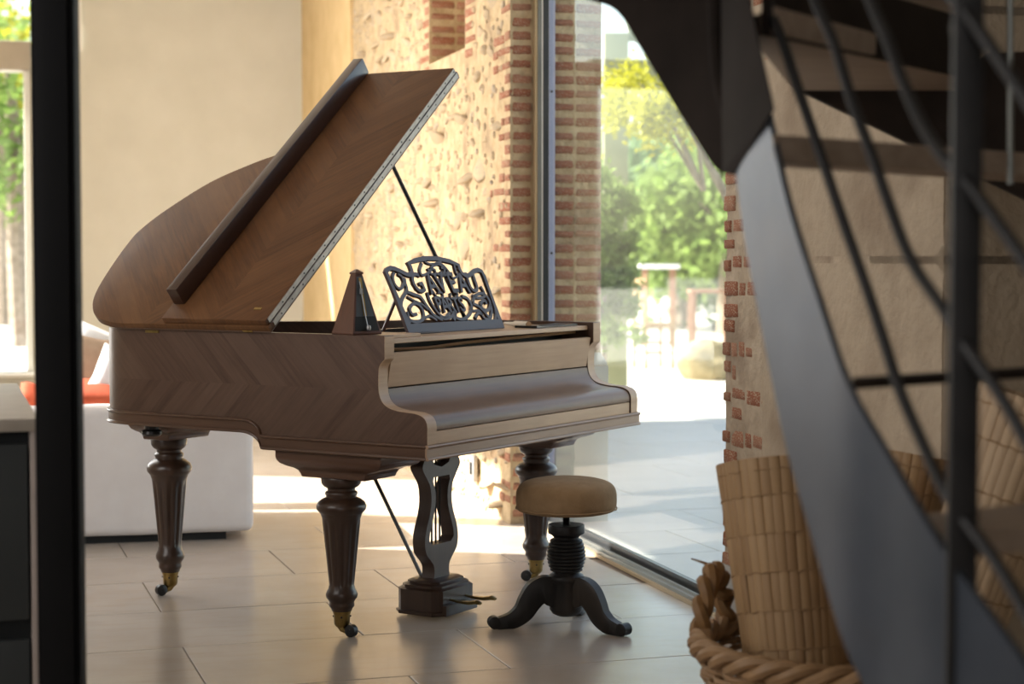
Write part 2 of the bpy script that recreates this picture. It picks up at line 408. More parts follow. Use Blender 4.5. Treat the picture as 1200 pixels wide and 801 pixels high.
for i in range(-8, 16):
    u0 = 5.16+.603*i; u1 = u0+.603
    for j in range(-8, 10):
        v0 = (1.64 if i % 2 == 0 else 1.32) + .915*j - .915; g_ = .002
        poly = [(v0+g_, u0+g_), (v0+.915-g_, u0+g_), (v0+.915-g_, u1-g_), (v0+g_, u1-g_)]
        wp = [TMX @ Vector((p[0], p[1], 0)) for p in poly]; lp = [WMI @ p for p in wp]
        cx = sum(p.x for p in wp)/4; cy = sum(p.y for p in wp)/4
        if cy < .6 or cx > .33*cy+.8 or cx < -.45*cy-1.2: continue
        for par, m, sgn, lim, lo, hi in ((floor, 'tile', 1, .105, O_LEFT, Y_B), (terrace, 'tile_out', -1, -.21, -99, 5.2)):
            q = [(p.x, p.y) for p in lp]; q2 = clip(q, sgn, 0, lim); q2 = clip(q2, 0, 1, hi); q2 = clip(q2, -1, 0, -lo) if sgn > 0 else q2
            if len(q2) < 3: continue
            ar = abs(sum(a[0]*b[1]-b[0]*a[1] for a, b in zip(q2, q2[1:]+q2[:1])))/2
            if ar < .03: continue
            c = (sum(a[0] for a in q2)/len(q2), sum(a[1] for a in q2)/len(q2))
            rel = [(a[0]-c[0], a[1]-c[1]) for a in q2]
            if len(q2) == 4 and abs(ar-.911*.599) < .002:
                key = m
                if key not in shared: shared[key] = tile_mesh(rel, M[m])
                me = shared[key]
            else: me = tile_mesh(rel, M[m])
            inst('floor_tile' if sgn > 0 else 'paving_slab', me, par, (c[0], c[1], random.uniform(-.0006, .0006)))

gm = MB(); gm.box(-60, 80, -20, 130, -.35, -.05); ground = struct('ground', gm, M['ground'], mat=False)

# piece meshes for masonry
def brick_mesh(k):
    mb = MB(); mb.box(-.5, .5, -.5, .5, -.5, .5); bm = mb.bm
    bmesh.ops.bevel(bm, geom=bm.edges[:], offset=.07, segments=1, profile=.5, affect='EDGES')
    for v in bm.verts: v.co += mnoise.noise_vector(v.co*1.7 + Vector((k*7.1, 3, 1)))*.06
    return mb.mesh('brick', M['brick'], 0, 60)
BR = [brick_mesh(k) for k in range(6)]
def stone_mesh(k):
    bm = bmesh.new(); bmesh.ops.create_icosphere(bm, subdivisions=2, radius=.5)
    for v in bm.verts: v.co *= 1 + .45*mnoise.noise(v.co*2.2 + Vector((k*5.3, 0, 2)))
    me = bpy.data.meshes.new('stone'); bmesh.ops.recalc_face_normals(bm, faces=bm.faces[:])
    for f in bm.faces: f.smooth = True
    bm.to_mesh(me); bm.free(); me.materials.append(M['stone']); return me
ST = [stone_mesh(k) for k in range(8)]
def brick(par, x0, x1, y0, y1, z, h=.036):
    inst('brick', random.choice(BR), par, ((x0+x1)/2, (y0+y1)/2, z+random.uniform(-.004, .004)),
         (random.uniform(-.02, .02), random.uniform(-.03, .03), random.uniform(-.03, .03)), (abs(x1-x0), abs(y1-y0), h*random.uniform(.8, 1.15)))

# right wall, far section: rubble with brick quoins and a small recess
NA = wall_pt(503, 40).y; NB = wall_pt(545, 40).y; NZ = wall_pt(524, 66).z
wm = MB()
wm.box(0, TH, Y_L+.012, NB, -.1, CEIL); wm.box(0, TH, NB, NA, -.1, NZ); wm.box(0, TH, NA, Y_B+.2, -.1, CEIL); wm.box(.3, TH, NB, NA, NZ, CEIL)
wm.hexa([(0, NB, NZ), (0, NA, NZ), (.3, NA, NZ), (.3, NB, NZ)], [(0, NB, NZ+.001), (0, NA, NZ+.001), (.3, NA, NZ+.12), (.3, NB, NZ+.12)])
wall_r = struct('wall_right', wm, M['mortar'])
plast = MB(); plast.box(-.02, .02, Y_PL, Y_B, 0, CEIL); struct('wall_right_plaster', plast, M['plaster_warm'])
pitch = .0655
for r in range(42):
    z = .05 + r*pitch
    brick(wall_r, .012, .10, Y_L+.005, Y_L+.10, z)                                        # inner reveal
    L = random.choice((.10, .16, .22, .30, .36)) if random.random() < .85 else 0
    a = Y_L+.012
    while L > .05:
        l = min(L, random.choice((.10, .21))); brick(wall_r, -.006, .05, a, a+l-.012, z); a += l; L -= l
    a = .215
    for l in (.105, .135):
        brick(wall_r, a, a+l-.012, Y_L+.004, Y_L+.1, z); a += l
for r in range(17):
    z = NZ - .16 + r*pitch
    l = random.choice((.09, .14, .2)); brick(wall_r, -.006, .05, NA+.01, NA+.01+l, z)
    if r > 1: l = random.choice((.09, .14, .2)); brick(wall_r, -.006, .05, NB-.01-l, NB-.01, z)
    if r > 2: brick(wall_r, .015, .145, NA-.006, NA+.06, z+.03); brick(wall_r, .157, .28, NA-.006, NA+.06, z+.03)
placed = []; tries = 0
while len(placed) < 300 and tries < 20000:
    tries += 1
    y = random.uniform(Y_L+.10, Y_PL-.04); z = random.uniform(.02, 2.85)
    if y < Y_L+.46 and z > .5 and random.random() < .8: continue
    if NB-.2 < y < NA+.2 and z > NZ-.15: continue
    s = random.choice((.06, .08, .10, .13, .16))
    if any((y-b[0])**2 + (z-b[1])**2 < (.52*(s+b[2]))**2 for b in placed): continue
    placed.append((y, z, s))
    inst('stone', random.choice(ST), wall_r, (.010, y, z), (random.uniform(-.5, .5), random.uniform(0, 6), random.uniform(-.2, .2)),
         (random.uniform(.03, .055), s*random.uniform(1.0, 1.5), s*random.uniform(.75, 1.05)))

pb_ = MB(); cnt_ = 0
while cnt_ < 1100:
    y = random.uniform(Y_L+.06, Y_PL-.02); z = random.uniform(.02, 2.9)
    if (NB-.12 < y < NA+.12 and z > NZ-.12) or (y < Y_L+.3 and random.random() < .7): continue
    s = random.uniform(.018, .045)
    if any((y-b[0])**2 + (z-b[1])**2 < (.5*b[2])**2 for b in placed): continue
    cnt_ += 1; R = Matrix.Translation((.004, y, z)) @ Matrix.Rotation(random.uniform(-.6, .6), 4, 'X') @ Matrix.Diagonal((random.uniform(.022, .034), s*random.uniform(1, 1.6), s, 1))
    bmesh.ops.create_icosphere(pb_.bm, subdivisions=1, radius=.6, matrix=R)
pb_.build('small_stones', M['stone'], wall_r, 0, 180, kind='stuff')

# right wall, near section: brick jamb and big limestone blocks, then the return that faces the camera
wn_ = MB(); wn_.box(.0015, TH, Y_C+.0015, Y_R-.05, -.1, CEIL); wn_.box(.0015, 2.6, Y_C+.0015, Y_C+.4, -.1, CEIL)
wall_n = struct('wall_right', wn_, M['mortar_grey'])
ed = MB()
ring0 = None
for i in range(61):                    # the ragged mortar edge of the jamb
    z = -.05 + i*.06; dy = random.uniform(-.008, .008); ring = [ed.v((.004, Y_R-.052, z)), ed.v((.004, Y_R+dy, z)), ed.v((.40, Y_R+dy, z)), ed.v((.40, Y_R-.07, z))]
    if ring0:
        for q in range(4): ed.f([ring0[q], ring0[(q+1) % 4], ring[(q+1) % 4], ring[q]])
    ring0 = ring
ed.build('jamb_edge', M['mortar_grey'], wall_n, 0, 80)
for r in range(36):
    z = .26 + r*.069 + random.uniform(-.008, .008)
    L = random.choice((.10, .16, .24, .34)); a = Y_R+random.uniform(-.004, .007)
    first = True
    while L > .04:
        l = min(L, random.choice((.06, .09, .12)))
        if random.random() < .92: brick(wall_n, -.006 if first else -.001, .06, a-l+.012, a, z+random.uniform(-.006, .006), random.choice((.034, .042, .048)))
        a -= l; L -= l; first = False
zs = [-.02, .50, 1.245, 1.87, 2.55, 3.2]
def block(par, x0, x1, y0, y1, z0, z1):
    # a rough-faced block: front grid with worn edges, sides running back into the wall
    on_x = x0 == 0 and x1 == .12
    mb = MB(); n = 9; V = []
    for i in range(n):
        row = []
        for j in range(n):
            ease = lambda t: .5 - .5*math.copysign(abs(1-2*t)**.55, 1-2*t)
            a, b = ease(i/(n-1)), ease(j/(n-1))
            e = .006*(i in (0, n-1)) + .006*(j in (0, n-1))
            z = z0 + (z1-z0)*b
            if on_x: p = Vector((x0+e, y0+(y1-y0)*a, z))
            else: p = Vector((x0+(x1-x0)*a, y0+e, z))
            nz = mnoise.noise(p*6)*.004 + mnoise.noise(p*23)*.0015
            if on_x: p.x += nz - .007
            else: p.y += nz - .007
            row.append(mb.v(p))
        V.append(row)
    for i in range(n-1):
        for j in range(n-1): mb.f([V[i][j], V[i+1][j], V[i+1][j+1], V[i][j+1]])
    bd = [V[i][0] for i in range(n)] + [V[n-1][j] for j in range(1, n)] + [V[i][n-1] for i in range(n-2, -1, -1)] + [V[0][j] for j in range(n-2, 0, -1)]
    off = Vector((.09, 0, 0)) if on_x else Vector((0, .09, 0))
    bk = [mb.v(q.co+off) for q in bd]
    for i in range(len(bd)): mb.f([bd[i], bd[(i+1) % len(bd)], bk[(i+1) % len(bd)], bk[i]])
    mb.f(bk); mb.build('stone_block', M['ashlar'], par, 0, 50)
for k, (a, b) in enumerate(zip(zs, zs[1:])):
    s = Y_R - (.30 if k % 2 else .20)
    mid = (Y_R-.75) if k in (0, 3) else None
    edges = [Y_C, mid, s] if mid else [Y_C, s]
    for y0, y1 in zip(edges, edges[1:]): block(wall_n, 0, .12, y0+(.0 if y0 == Y_C else .008), y1-.008, a+.010, b-.010)
    x = 0
    while x < 1.6:
        w = random.uniform(.45, .75); block(wall_n, x+.004 if x < .1 else x+.008, x+w-.008, Y_C-.002, Y_C+.1, a+.010, b-.010); x += w
pl = MB(); pl.box(-.012, .1, Y_R-1.35, Y_R+.012, 0, .25); struct('trim_1', pl, M['plinth'], bevel=.006)

# plastered foot of the outer reveal
pf = MB(); pf.box(.21, TH+.03, Y_L-.02, 1.6, -.1, .74); pf.hexa([(.21, Y_L-.02, .74), (TH+.03, Y_L-.02, .74), (TH+.03, 1.6, .74), (.21, 1.6, .74)], [(.21, Y_L, .80), (TH, Y_L, .80), (TH, 1.6, .80), (.21, 1.6, .80)])
struct('trim_2', pf, M['plaster'], bevel=.008)
lint = MB(); lint.box(0, TH, Y_R-.02, Y_L+.02, 3.0, CEIL); struct('trim_3', lint, M['mortar'])

# back wall with its tall window at the left end
def back_a(px): return wall_back_x(px)
def wall_back_x(px, py=200):
    a = WMI @ Vector((0, 0, CAM_H)); b = WMI @ (Vector((0, 0, CAM_H)) + ray(px, py)); d = b-a
    p = a + d*((Y_B-a.y)/d.y); return p
xl = wall_back_x(37).x; xu = wall_back_x(95.5).x
zt1 = wall_back_x(20, 47).z; zt0 = wall_back_x(20, 82).z; zsill = wall_back_x(20, 437).z; zu = CEIL-.12
bw = MB(); bw.box(xu, .02, Y_B, Y_B+.3, -.1, CEIL); bw.box(xl, xu, Y_B, Y_B+.3, -.1, zt1-.03); bw.box(O_LEFT, xl, Y_B, Y_B+.3, -.1, zsill)
bw.box(O_LEFT, xu, Y_B, Y_B+.3, zu, CEIL)
struct('wall_back', bw, M['plaster'])
w2 = MB(); w2.box(O_LEFT, xl+.02, Y_B+.02, Y_B+.24, zt0, zt1)
win2 = struct('window_2', w2, M['window_paint'], bevel=.02)
MB().box(xl-.05, xl, Y_B+.05, Y_B+.2, zsill, zt0).build('jamb', M['white_paint'], win2, .005)
MB().box(O_LEFT, xl+.02, Y_B-.06, Y_B+.25, zsill-.03, zsill).build('sill', M['white_paint'], win2, .005)
MB().box(O_LEFT, xl-.05, Y_B+.10, Y_B+.108, zsill, zt0).build('pane', M['glass'], win2)
MB().box(O_LEFT, xu, Y_B+.10, Y_B+.108, zt1, zu).build('pane', M['glass'], win2)

# left wall: two tall window bays that let the sun in, otherwise solid (never in view)
S1, S2, S3, S4, LZ = 1.15, 2.16, 2.25, 3.95, 3.1
lw = MB(); lw.box(O_LEFT-.3, O_LEFT, Y_H, S1, -.1, CEIL); lw.box(O_HALL-.3, O_LEFT-.3, Y_H, Y_H+.3, -.1, CEIL); lw.box(O_HALL-.3, O_HALL, Y_F, Y_H, -.1, CEIL); lw.box(O_LEFT-.3, O_LEFT, S2, S3, -.1, LZ); lw.box(O_LEFT-.3, O_LEFT, S4, Y_B+.3, -.1, CEIL); lw.box(O_LEFT-.3, O_LEFT, S1, S4, LZ, CEIL)
struct('wall_left', lw, M['plaster'])
fw_ = MB(); fw_.box(O_HALL-.3, 2.6, Y_F-.3, Y_F, -.1, CEIL); struct('wall_front', fw_, M['plaster'])
rw2 = MB(); rw2.box(2.6, 2.9, Y_F, Y_C+.4, -.1, CEIL); struct('wall_right_hall', rw2, M['plaster'])
ce = MB(); ce.box(O_LEFT-.3, TH, Y_H+.3, Y_B+.3, CEIL, CEIL+.3); ce.box(O_HALL-.3, TH, Y_F-.3, Y_H+.3, CEIL, CEIL+.3); ce.box(TH, 2.9, Y_F-.3, Y_C+.4, CEIL, CEIL+.3); struct('ceiling', ce, M['ceiling'])

# the glass wall
w1m = MB(); w1m.box(.105, .19, Y_R-.75, Y_L, 0, .028); w1m.box(.105, .19, Y_R-.75, Y_L, 2.95, 3.0)
win1 = struct('window_1', w1m, M['alu_grey'], bevel=.002)
MB().box(.096, .105, Y_R-.75, Y_L, 0, .014).build('sill_strip', M['alu_beige'], win1)
MB().box(.118, .128, Y_R-.75, Y_L, .028, .040).build('guide_rail', M['alu_grey'], win1)
MB().box(.150, .172, Y_R-.75, Y_L, .028, .062).build('glass_rail', M['alu_dark'], win1)
MB().box(.108, .120, Y_L-.03, Y_L, .028, 2.95).build('frame_post', M['alu_beige'], win1)
MB().box(.120, .138, Y_L-.035, Y_L, .028, 2.95).build('frame_post', M['alu_grey'], win1)
MB().box(.138, .145, Y_L-.036, Y_L, .028, 2.95).build('frame_post', M['white_paint'], win1)
MB().box(.145, .172, Y_L-.04, Y_L, .028, 2.95).build('frame_post', M['alu_dark'], win1)
MB().box(.172, .205, Y_L-.03, Y_L, .028, 2.95).build('frame_post', M['alu_pale'], win1)
MB().box(.157, .165, Y_R-.75, Y_L-.03, .06, 2.95).build('glass_pane', M['glass'], win1)
for zz in (.75, 1.27, 2.02): MB().tube([(.188, Y_L-.034, zz), (.188, Y_L-.028, zz)], .006).build('frame_screw', M['screw'], win1)
# small metal socket on the rubble wall
sp = wall_pt(560, 548); so = thing('wall_socket', 'small grey metal socket plate low on the rubble stone wall', 'socket', WM @ Vector((-.035, sp.y, sp.z)), WR)
MB().box(0, .02, -.05, .05, -.065, .065).build('plate', M['metal_plate'], so, .006)
MB().box(-.006, .0, -.016, .016, -.03, .03).build('insert', M['void'], so, .002)

# ------------------------------------------------------------------ grand piano (local x along the keyboard, y towards the tail)
PA = math.atan(1284/2100*math.cos(PITCH)); P0 = Vector((-.0476*5.57, 5.57, 0)); PR = math.pi/2 - PA
piano = thing('grand_piano', 'old walnut grand piano with raised chevron-veneered lid and turned legs', 'piano', P0, PR)
PM = Matrix.Translation(P0) @ Matrix.Rotation(PR, 4, 'Z'); PMI = PM.inverted()
def pz(px, py, z): return PMI @ flo(px, py, z)
W = 1.42; ZT = 1.004
def offset(poly, d):
    out = []; n = len(poly)
    for i in range(n):
        a, b, c = Vector(poly[i-1][:2]), Vector(poly[i][:2]), Vector(poly[(i+1) % n][:2])
        t = ((b-a).normalized() + (c-b).normalized()).normalized(); out.append((b.x + t.y*d, b.y - t.x*d))
    return out
tail = [(0, 1.12), (.006, 1.26), (.03, 1.355), (.085, 1.425), (.165, 1.470), (.29, 1.498), (.43, 1.508), (.55, 1.492), (.66, 1.44), (.77, 1.35), (.87, 1.235), (.95, 1.12), (1.04, 1.03), (1.15, .965), (1.28, .90), (1.37, .82), (1.41, .72), (1.42, .60)]
tl = [(p.x, p.y) for p in catmull([(a, b, 0) for a, b in tail], 5)]
step = [(0, y) for y in (.35, .45, .55, .62, .65, .6601, .664, .668, .673, .68, .69, .70, .715, .73, .745, .80, .9, 1.0)]
path = step + tl + [(W, y) for y in (.5, .35)]
def zb(p):
    s = p[1]
    if p[0] > 1.2: return .617
    if s <= .66: return .617
    if s >= .745: return .669
    return .617 + .052*math.sqrt(max(0, 1-((.745-s)/.085)**2))
def normals(pts):
    out = []
    for i in range(len(pts)):
        a = Vector((*pts[max(i-1, 0)], 0)); b = Vector((*pts[min(i+1, len(pts)-1)], 0)); t = (b-a).normalized(); out.append(Vector((-t.y, t.x, 0)))
    return out
nr = normals(path)
mb = MB(); rings = []
for p, n in zip(path, nr):
    q = (p[0]-n.x*.045, p[1]-n.y*.045); z = zb(p)
    rings.append([mb.v((p[0], p[1], z)), mb.v((p[0], p[1], ZT)), mb.v((q[0], q[1], ZT)), mb.v((q[0], q[1], z))])
for A, B in zip(rings, rings[1:]):
    for k in range(4): mb.f([A[k], A[(k+1) % 4], B[(k+1) % 4], B[k]])
mb.f(rings[0]); mb.f(rings[-1][::-1]); mb.build('case_rim', M['veneer_side'], piano)
inner = offset(path[::-1], -.04) if False else [(p[0]-n.x*.04, p[1]-n.y*.04) for p, n in zip(path, nr)]
mb = MB(); mb.prism(inner, lambda p: (p[0], p[1], .90), lambda p: (p[0], p[1], .915)); mb.build('soundboard', M['inside'], piano)
mb = MB(); mb.prism(inner, lambda p: (p[0], p[1], .70), lambda p: (p[0], p[1], .715)); mb.build('bottom_board', M['inside'], piano)
# moulding round the case: bass side and tail, then across the front
prof = [(-.002, 0), (.009, 0), (.011, .004), (.009, .009), (.005, .011), (.005, .036), (.008, .038), (.011, .043), (.009, .047), (-.002, .049)]
mp = [(0, y) for y in (0, .1, .2, .3)] + path
mn = normals(mp)
MB().sweep([((p[0], p[1], zb(p)), n) for p, n in zip(mp, mn)], prof).build('moulding', M['wood_mould'], piano, 0, 40)
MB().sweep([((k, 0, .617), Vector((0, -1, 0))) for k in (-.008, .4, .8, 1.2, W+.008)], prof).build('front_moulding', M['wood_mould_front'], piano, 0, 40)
MB().sweep([((W, y, .617), Vector((1, 0, 0))) for y in (0, .2, .35)], prof).build('moulding', M['wood_mould'], piano, 0, 40)
MB().box(.0, W, .0, .66, .618, .664).build('key_bed', M['inside'], piano)
# arms (cheeks)
curve = catmull([(0, .666, 0), (.0, .70, 0), (.0, .722, 0), (.004, .738, 0), (.016, .752, 0), (.045, .762, 0), (.10, .766, 0), (.138, .773, 0), (.160, .783, 0), (.175, .798, 0), (.184, .82, 0), (.187, .85, 0), (.186, .88, 0), (.184, .903, 0), (.176, .917, 0), (.163, .929, 0)], 3)
arm = [(p.x, p.y) for p in curve] + [(.162, .932), (.162, ZT), (.352, ZT), (.352, .64), (0, .64)]
for k0, k1 in ((0, .053), (W-.053, W)):
    MB().prism(arm, lambda p: (k0, p[0], p[1]), lambda p: (k1, p[0], p[1])).build('arm', M['veneer_side'], piano, .0012, 35, 1)
# faded front faces of the arms, thin veneer strips following their curve
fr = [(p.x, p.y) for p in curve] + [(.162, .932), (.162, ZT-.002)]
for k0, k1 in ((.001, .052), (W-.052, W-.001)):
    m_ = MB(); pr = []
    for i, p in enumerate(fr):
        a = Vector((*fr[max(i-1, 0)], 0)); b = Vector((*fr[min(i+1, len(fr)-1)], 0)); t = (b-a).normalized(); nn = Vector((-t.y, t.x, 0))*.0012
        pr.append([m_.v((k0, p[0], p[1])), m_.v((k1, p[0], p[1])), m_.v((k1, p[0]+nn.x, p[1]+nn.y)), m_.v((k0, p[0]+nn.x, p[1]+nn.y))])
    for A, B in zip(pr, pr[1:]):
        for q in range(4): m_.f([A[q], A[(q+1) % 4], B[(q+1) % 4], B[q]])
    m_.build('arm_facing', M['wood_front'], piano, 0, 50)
kc = catmull([(.003, .709, 0), (.003, .722, 0), (.008, .737, 0), (.020, .750, 0), (.050, .759, 0), (.10, .763, 0), (.140, .771, 0), (.165, .786, 0), (.181, .808, 0), (.187, .832, 0)], 4)
kl = [(p.x, p.y) for p in kc] + [(.21, .832), (.21, .74), (.1, .73), (.02, .709)]
MB().prism(kl, lambda p: (.056, p[0], p[1]), lambda p: (W-.056, p[0], p[1])).build('key_lid', M['wood_lid_key'], piano, 0, 35)
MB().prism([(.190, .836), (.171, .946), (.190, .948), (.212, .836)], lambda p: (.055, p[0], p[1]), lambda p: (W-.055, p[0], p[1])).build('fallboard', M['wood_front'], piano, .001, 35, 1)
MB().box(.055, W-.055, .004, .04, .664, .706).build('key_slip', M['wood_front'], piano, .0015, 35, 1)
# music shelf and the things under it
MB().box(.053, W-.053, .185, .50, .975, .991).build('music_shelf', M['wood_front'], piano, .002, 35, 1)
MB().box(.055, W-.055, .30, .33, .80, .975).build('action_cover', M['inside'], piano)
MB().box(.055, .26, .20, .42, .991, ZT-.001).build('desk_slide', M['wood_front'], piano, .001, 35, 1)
m_ = MB(); m_.tube(catmull([(.06, .24, .955), (.35, .235, .950), (.6, .24, .957), (1.0, .24, .962), (1.36, .24, .966)], 5), .006, 6); m_.build('felt_rail', M['cork'], piano)

# music desk with fretwork lettering
DW = .615
Dloc = pz(479.8, 391, .993)
dk = Vector((0, .095, .205)).normalized()
desk = MB()
def dxy(X, Y):                       # desk coordinates from the enlarged view of it
    dx, dy = X-290, Y-735
    a11, a12, a21, a22 = 795/DW, -245/.238, -55/DW, -500/.238
    det = a11*a22-a12*a21
    return ((dx*a22-dy*a12)/det, (a11*dy-a21*dx)/det)
Dn = Vector((0, .205, -.095)).normalized()
def dfn(u, v, w): return (u, dk.y*v + Dn.y*w, dk.z*v + Dn.z*w)
oc = [(290,735),(205,560),(110,365),(45,245),(52,212),(80,198),(115,203),(165,222),(205,240),(232,248),(245,228),(228,190),(207,160),(260,125),(350,100),(450,96),(555,113),(642,150),(655,185),(675,215),(703,230),(732,218),(765,184),(803,171),(845,187),(880,240),(975,450),(1085,680)]
outer = [dxy(*p) for p in oc]
nO = len(outer)
def inset(poly, d):
    return [(a[0], a[1]) for a in offset(poly, d)]
sgn = 1 if sum(a[0]*b[1]-b[0]*a[1] for a, b in zip(outer, outer[1:]+outer[:1])) < 0 else -1
inn = offset(outer, .017*sgn)
hole = inn[1:-1]
hole = [p for p in hole if p[1] > .05]
hole = [(outer[0][0]+.030, .036)] + hole[1:] + [(DW-.022, .036)]
mdesk = MB().plate(outer, [hole], dfn, .011).build('music_desk', M['wood_desk'], piano, 0, 30)
mdesk.location = Dloc
def sc(pts, w, n=5):
    return [(p.x, p.y) for p in catmull([(*dxy(*q), 0) for q in pts], n)], w
orn = MB()
scrolls = [
 ([(120,250),(115,290),(140,350),(185,380),(205,330),(180,280),(150,262)],.010), ([(205,290),(215,330),(235,390),(205,470),(215,560),(260,610),(330,640),(390,610),(370,530),(310,490),(275,530),(300,580),(335,575)],.012),
 ([(235,400),(290,420),(350,440),(400,500),(470,580),(545,620)],.012), ([(245,440),(300,470),(370,500),(420,540)],.008), 
 ([(330,160),(320,220),(345,260),(400,230),(420,180),(470,160),(520,200),(510,250),(460,240)],.010), ([(380,200),(410,240),(450,250),(440,210),(400,200)],.008), ([(600,160),(620,220),(640,250),(600,270),(560,220),(520,180),(480,150)],.009),
 ([(490,190),(540,200),(550,240),(510,250),(490,220)],.008), ([(845,330),(880,380),(880,420),(820,430),(780,410)],.010),
 ([(790,470),(800,420),(850,390),(900,410),(940,470),(930,530),(880,520),(860,470),(890,450),(910,480)],.012), ([(790,480),(840,500),(900,550),(950,600),(960,540),(945,480)],.011), ([(770,520),(800,540),(850,540),(900,600),(960,610)],.009),
 ([(400,400),(430,470),(500,560),(560,600),(600,560)],.010), ([(520,590),(560,610),(620,590),(640,550),(660,600),(720,610),(770,570),(780,500),(740,440),(690,420)],.012), ([(640,620),(650,570),(640,540)],.012), ([(400,610),(440,590),(500,625)],.010), ([(820,600),(840,560),(880,570)],.010),
 ([(260,560),(275,610),(290,650)],.009), ([(985,520),(1000,570),(1000,620)],.009), 
 ([(440,380),(480,430),(530,440),(520,400),(485,400)],.007), ([(590,400),(600,440),(640,440),(650,400),(610,385)],.007), ([(340,100),(360,150),(430,160),(520,110)],.008)]
for pts, w in scrolls:
    p, w = sc(pts, w); orn.ribbon(p, w, lambda u, v, d: dfn(u, v, d+.0005), .010)
orn.build('fretwork', M['wood_desk'], mdesk, 0, 40)
def letters(ch, X, Y, size, parent, tilt, name='letter'):
    cu = bpy.data.curves.new(name, 'FONT'); cu.body = ch; cu.size = size; cu.extrude = .0056; cu.offset = .0016; cu.align_x = 'CENTER'; cu.align_y = 'CENTER'; cu.resolution_u = 3
    tmp = bpy.data.objects.new(name, cu); COL.objects.link(tmp)
    bpy.context.view_layer.update()
    me = bpy.data.meshes.new_from_object(tmp.evaluated_get(bpy.context.evaluated_depsgraph_get())); bpy.data.objects.remove(tmp)
    me.materials.clear(); me.materials.append(M['wood_desk'])
    u, v = dxy(X, Y); c, s_ = math.cos(tilt), math.sin(tilt)
    for q in me.vertices:
        a, b, d = q.co*1; b *= 1.15; a, b = a*c-b*s_, a*s_+b*c
        q.co = Vector(dfn(u+a, v+b, .0055-d))
    o = bpy.data.objects.new(name, me); COL.objects.link(o); o.parent = parent; return o
for ch, X, Y, t in (('G',318,335,.12),('A',432,335,.10),('V',505,325,.04),('E',598,315,0),('A',690,318,-.06),('U',772,312,-.10)): letters(ch, X, Y, .094, mdesk, t)
for ch, X, Y, t in (('P',505,500,.05),('A',555,502,.02),('R',602,503,0),('I',650,500,-.02),('S',695,495,-.05)): letters(ch, X, Y, .071, mdesk, t)
# struts behind the desk
for u in (.015, .58):
    a = Vector(dfn(u, .135, .008)); b = Vector((u-.005, a.y+.055, .002)); dd = (b-a)
    m_ = MB(); m_.tube([a, b], .007, 4); m_.build('desk_strut', M['wood_desk'], mdesk)
MB().box(.02, .16, -.022, .02, -.001, .004).build('desk_foot', M['wood_desk'], mdesk, .001)
MB().box(-.06, .64, .13, .15, -.001, .012).build('desk_rail', M['black_lacquer'], mdesk)

# lid, folded front flap, batten, hinge, prop
TH_L = math.radians(39.3)
lo = [(0, .602), (0, .9), (0, 1.2), (.002, 1.29), (.03, 1.39), (.09, 1.455), (.17, 1.495), (.30, 1.523), (.45, 1.540), (.53, 1.533), (.645, 1.487), (.807, 1.384), (.92, 1.247), (.985, 1.14), (1.06, 1.075), (1.22, 1.02), (1.40, .96), (1.462, .88), (1.466, .75), (1.466, .602)]
lp_ = [(p.x, p.y) for p in catmull([(a, b, 0) for a, b in lo[2:17]], 5)]; lp_ = [(0, .602)] + lp_ + [(1.464, .88), (1.466, .602)]
lid = MB().prism(lp_, lambda p: (p[0], p[1], 0), lambda p: (p[0], p[1], .022)).build('lid', M['veneer_lid'], piano, .004, 35, 2)
lid.location = (-.022, 0, 1.008); lid.rotation_euler = (0, -TH_L, 0)
MB().prism([(p[0], p[1]) for p in offset(lp_, -.004)] if False else lp_, lambda p: (p[0]*1.0, p[1], -.006), lambda p: (p[0], p[1], -.0005)).build('lid_lining', M['wood_edge'], lid, .002, 35, 1)
flap = MB().box(.004, 1.455, .604, 1.055, .0245, .0455).build('lid_flap', M['veneer_flap'], lid, .003, 35, 2)
MB().box(.075, 1.462, 1.000, 1.046, .0457, .112).build('lid_batten', M['wood_batten'], lid, .004, 35, 2)
hm = MB(); hm.box(.03, 1.458, .6005, .603, .0015, .0205); hm.box(.015, 1.452, .6015, .6045, .026, .044); hm.tube([(.02, .600, .0232), (1.455, .600, .0232)], .0022, 6)
hm.build('lid_hinge', M['hinge_metal'], lid, 0, 35)
sm = MB()
for i in range(19):
    x = .08 + i*.074
    sm.tube([(x, .5995, .011), (x, .602, .011)], .0032, 8); sm.tube([(x+.03, .6002, .035), (x+.03, .603, .035)], .0032, 8)
sm.build('hinge_screws', M['screw'], lid, kind='stuff')
MB().box(.055, .066, .655, .685, .0456, .048).build('flap_catch', M['brass'], lid)
MB().box(-.002, .045, .68, .72, -.004, .004).build('hinge_plate', M['brass'], lid, .001) 
MB().box(.42, .62, .0, .0, 0, 0) if False else None
MB().box(-.0035, .0, 1.11, 1.17, ZT-.012, ZT-.003).build('hinge_plate', M['brass'], piano)
a = Vector((1.385, .71, .93)); kx = .925
b = Vector((-.022 + kx*math.cos(TH_L), .622, 1.008 + kx*math.sin(TH_L) - .004))
MB().tube([a, b], [.0085, .0075], 8).build('prop_stick', M['black_lacquer'], piano)

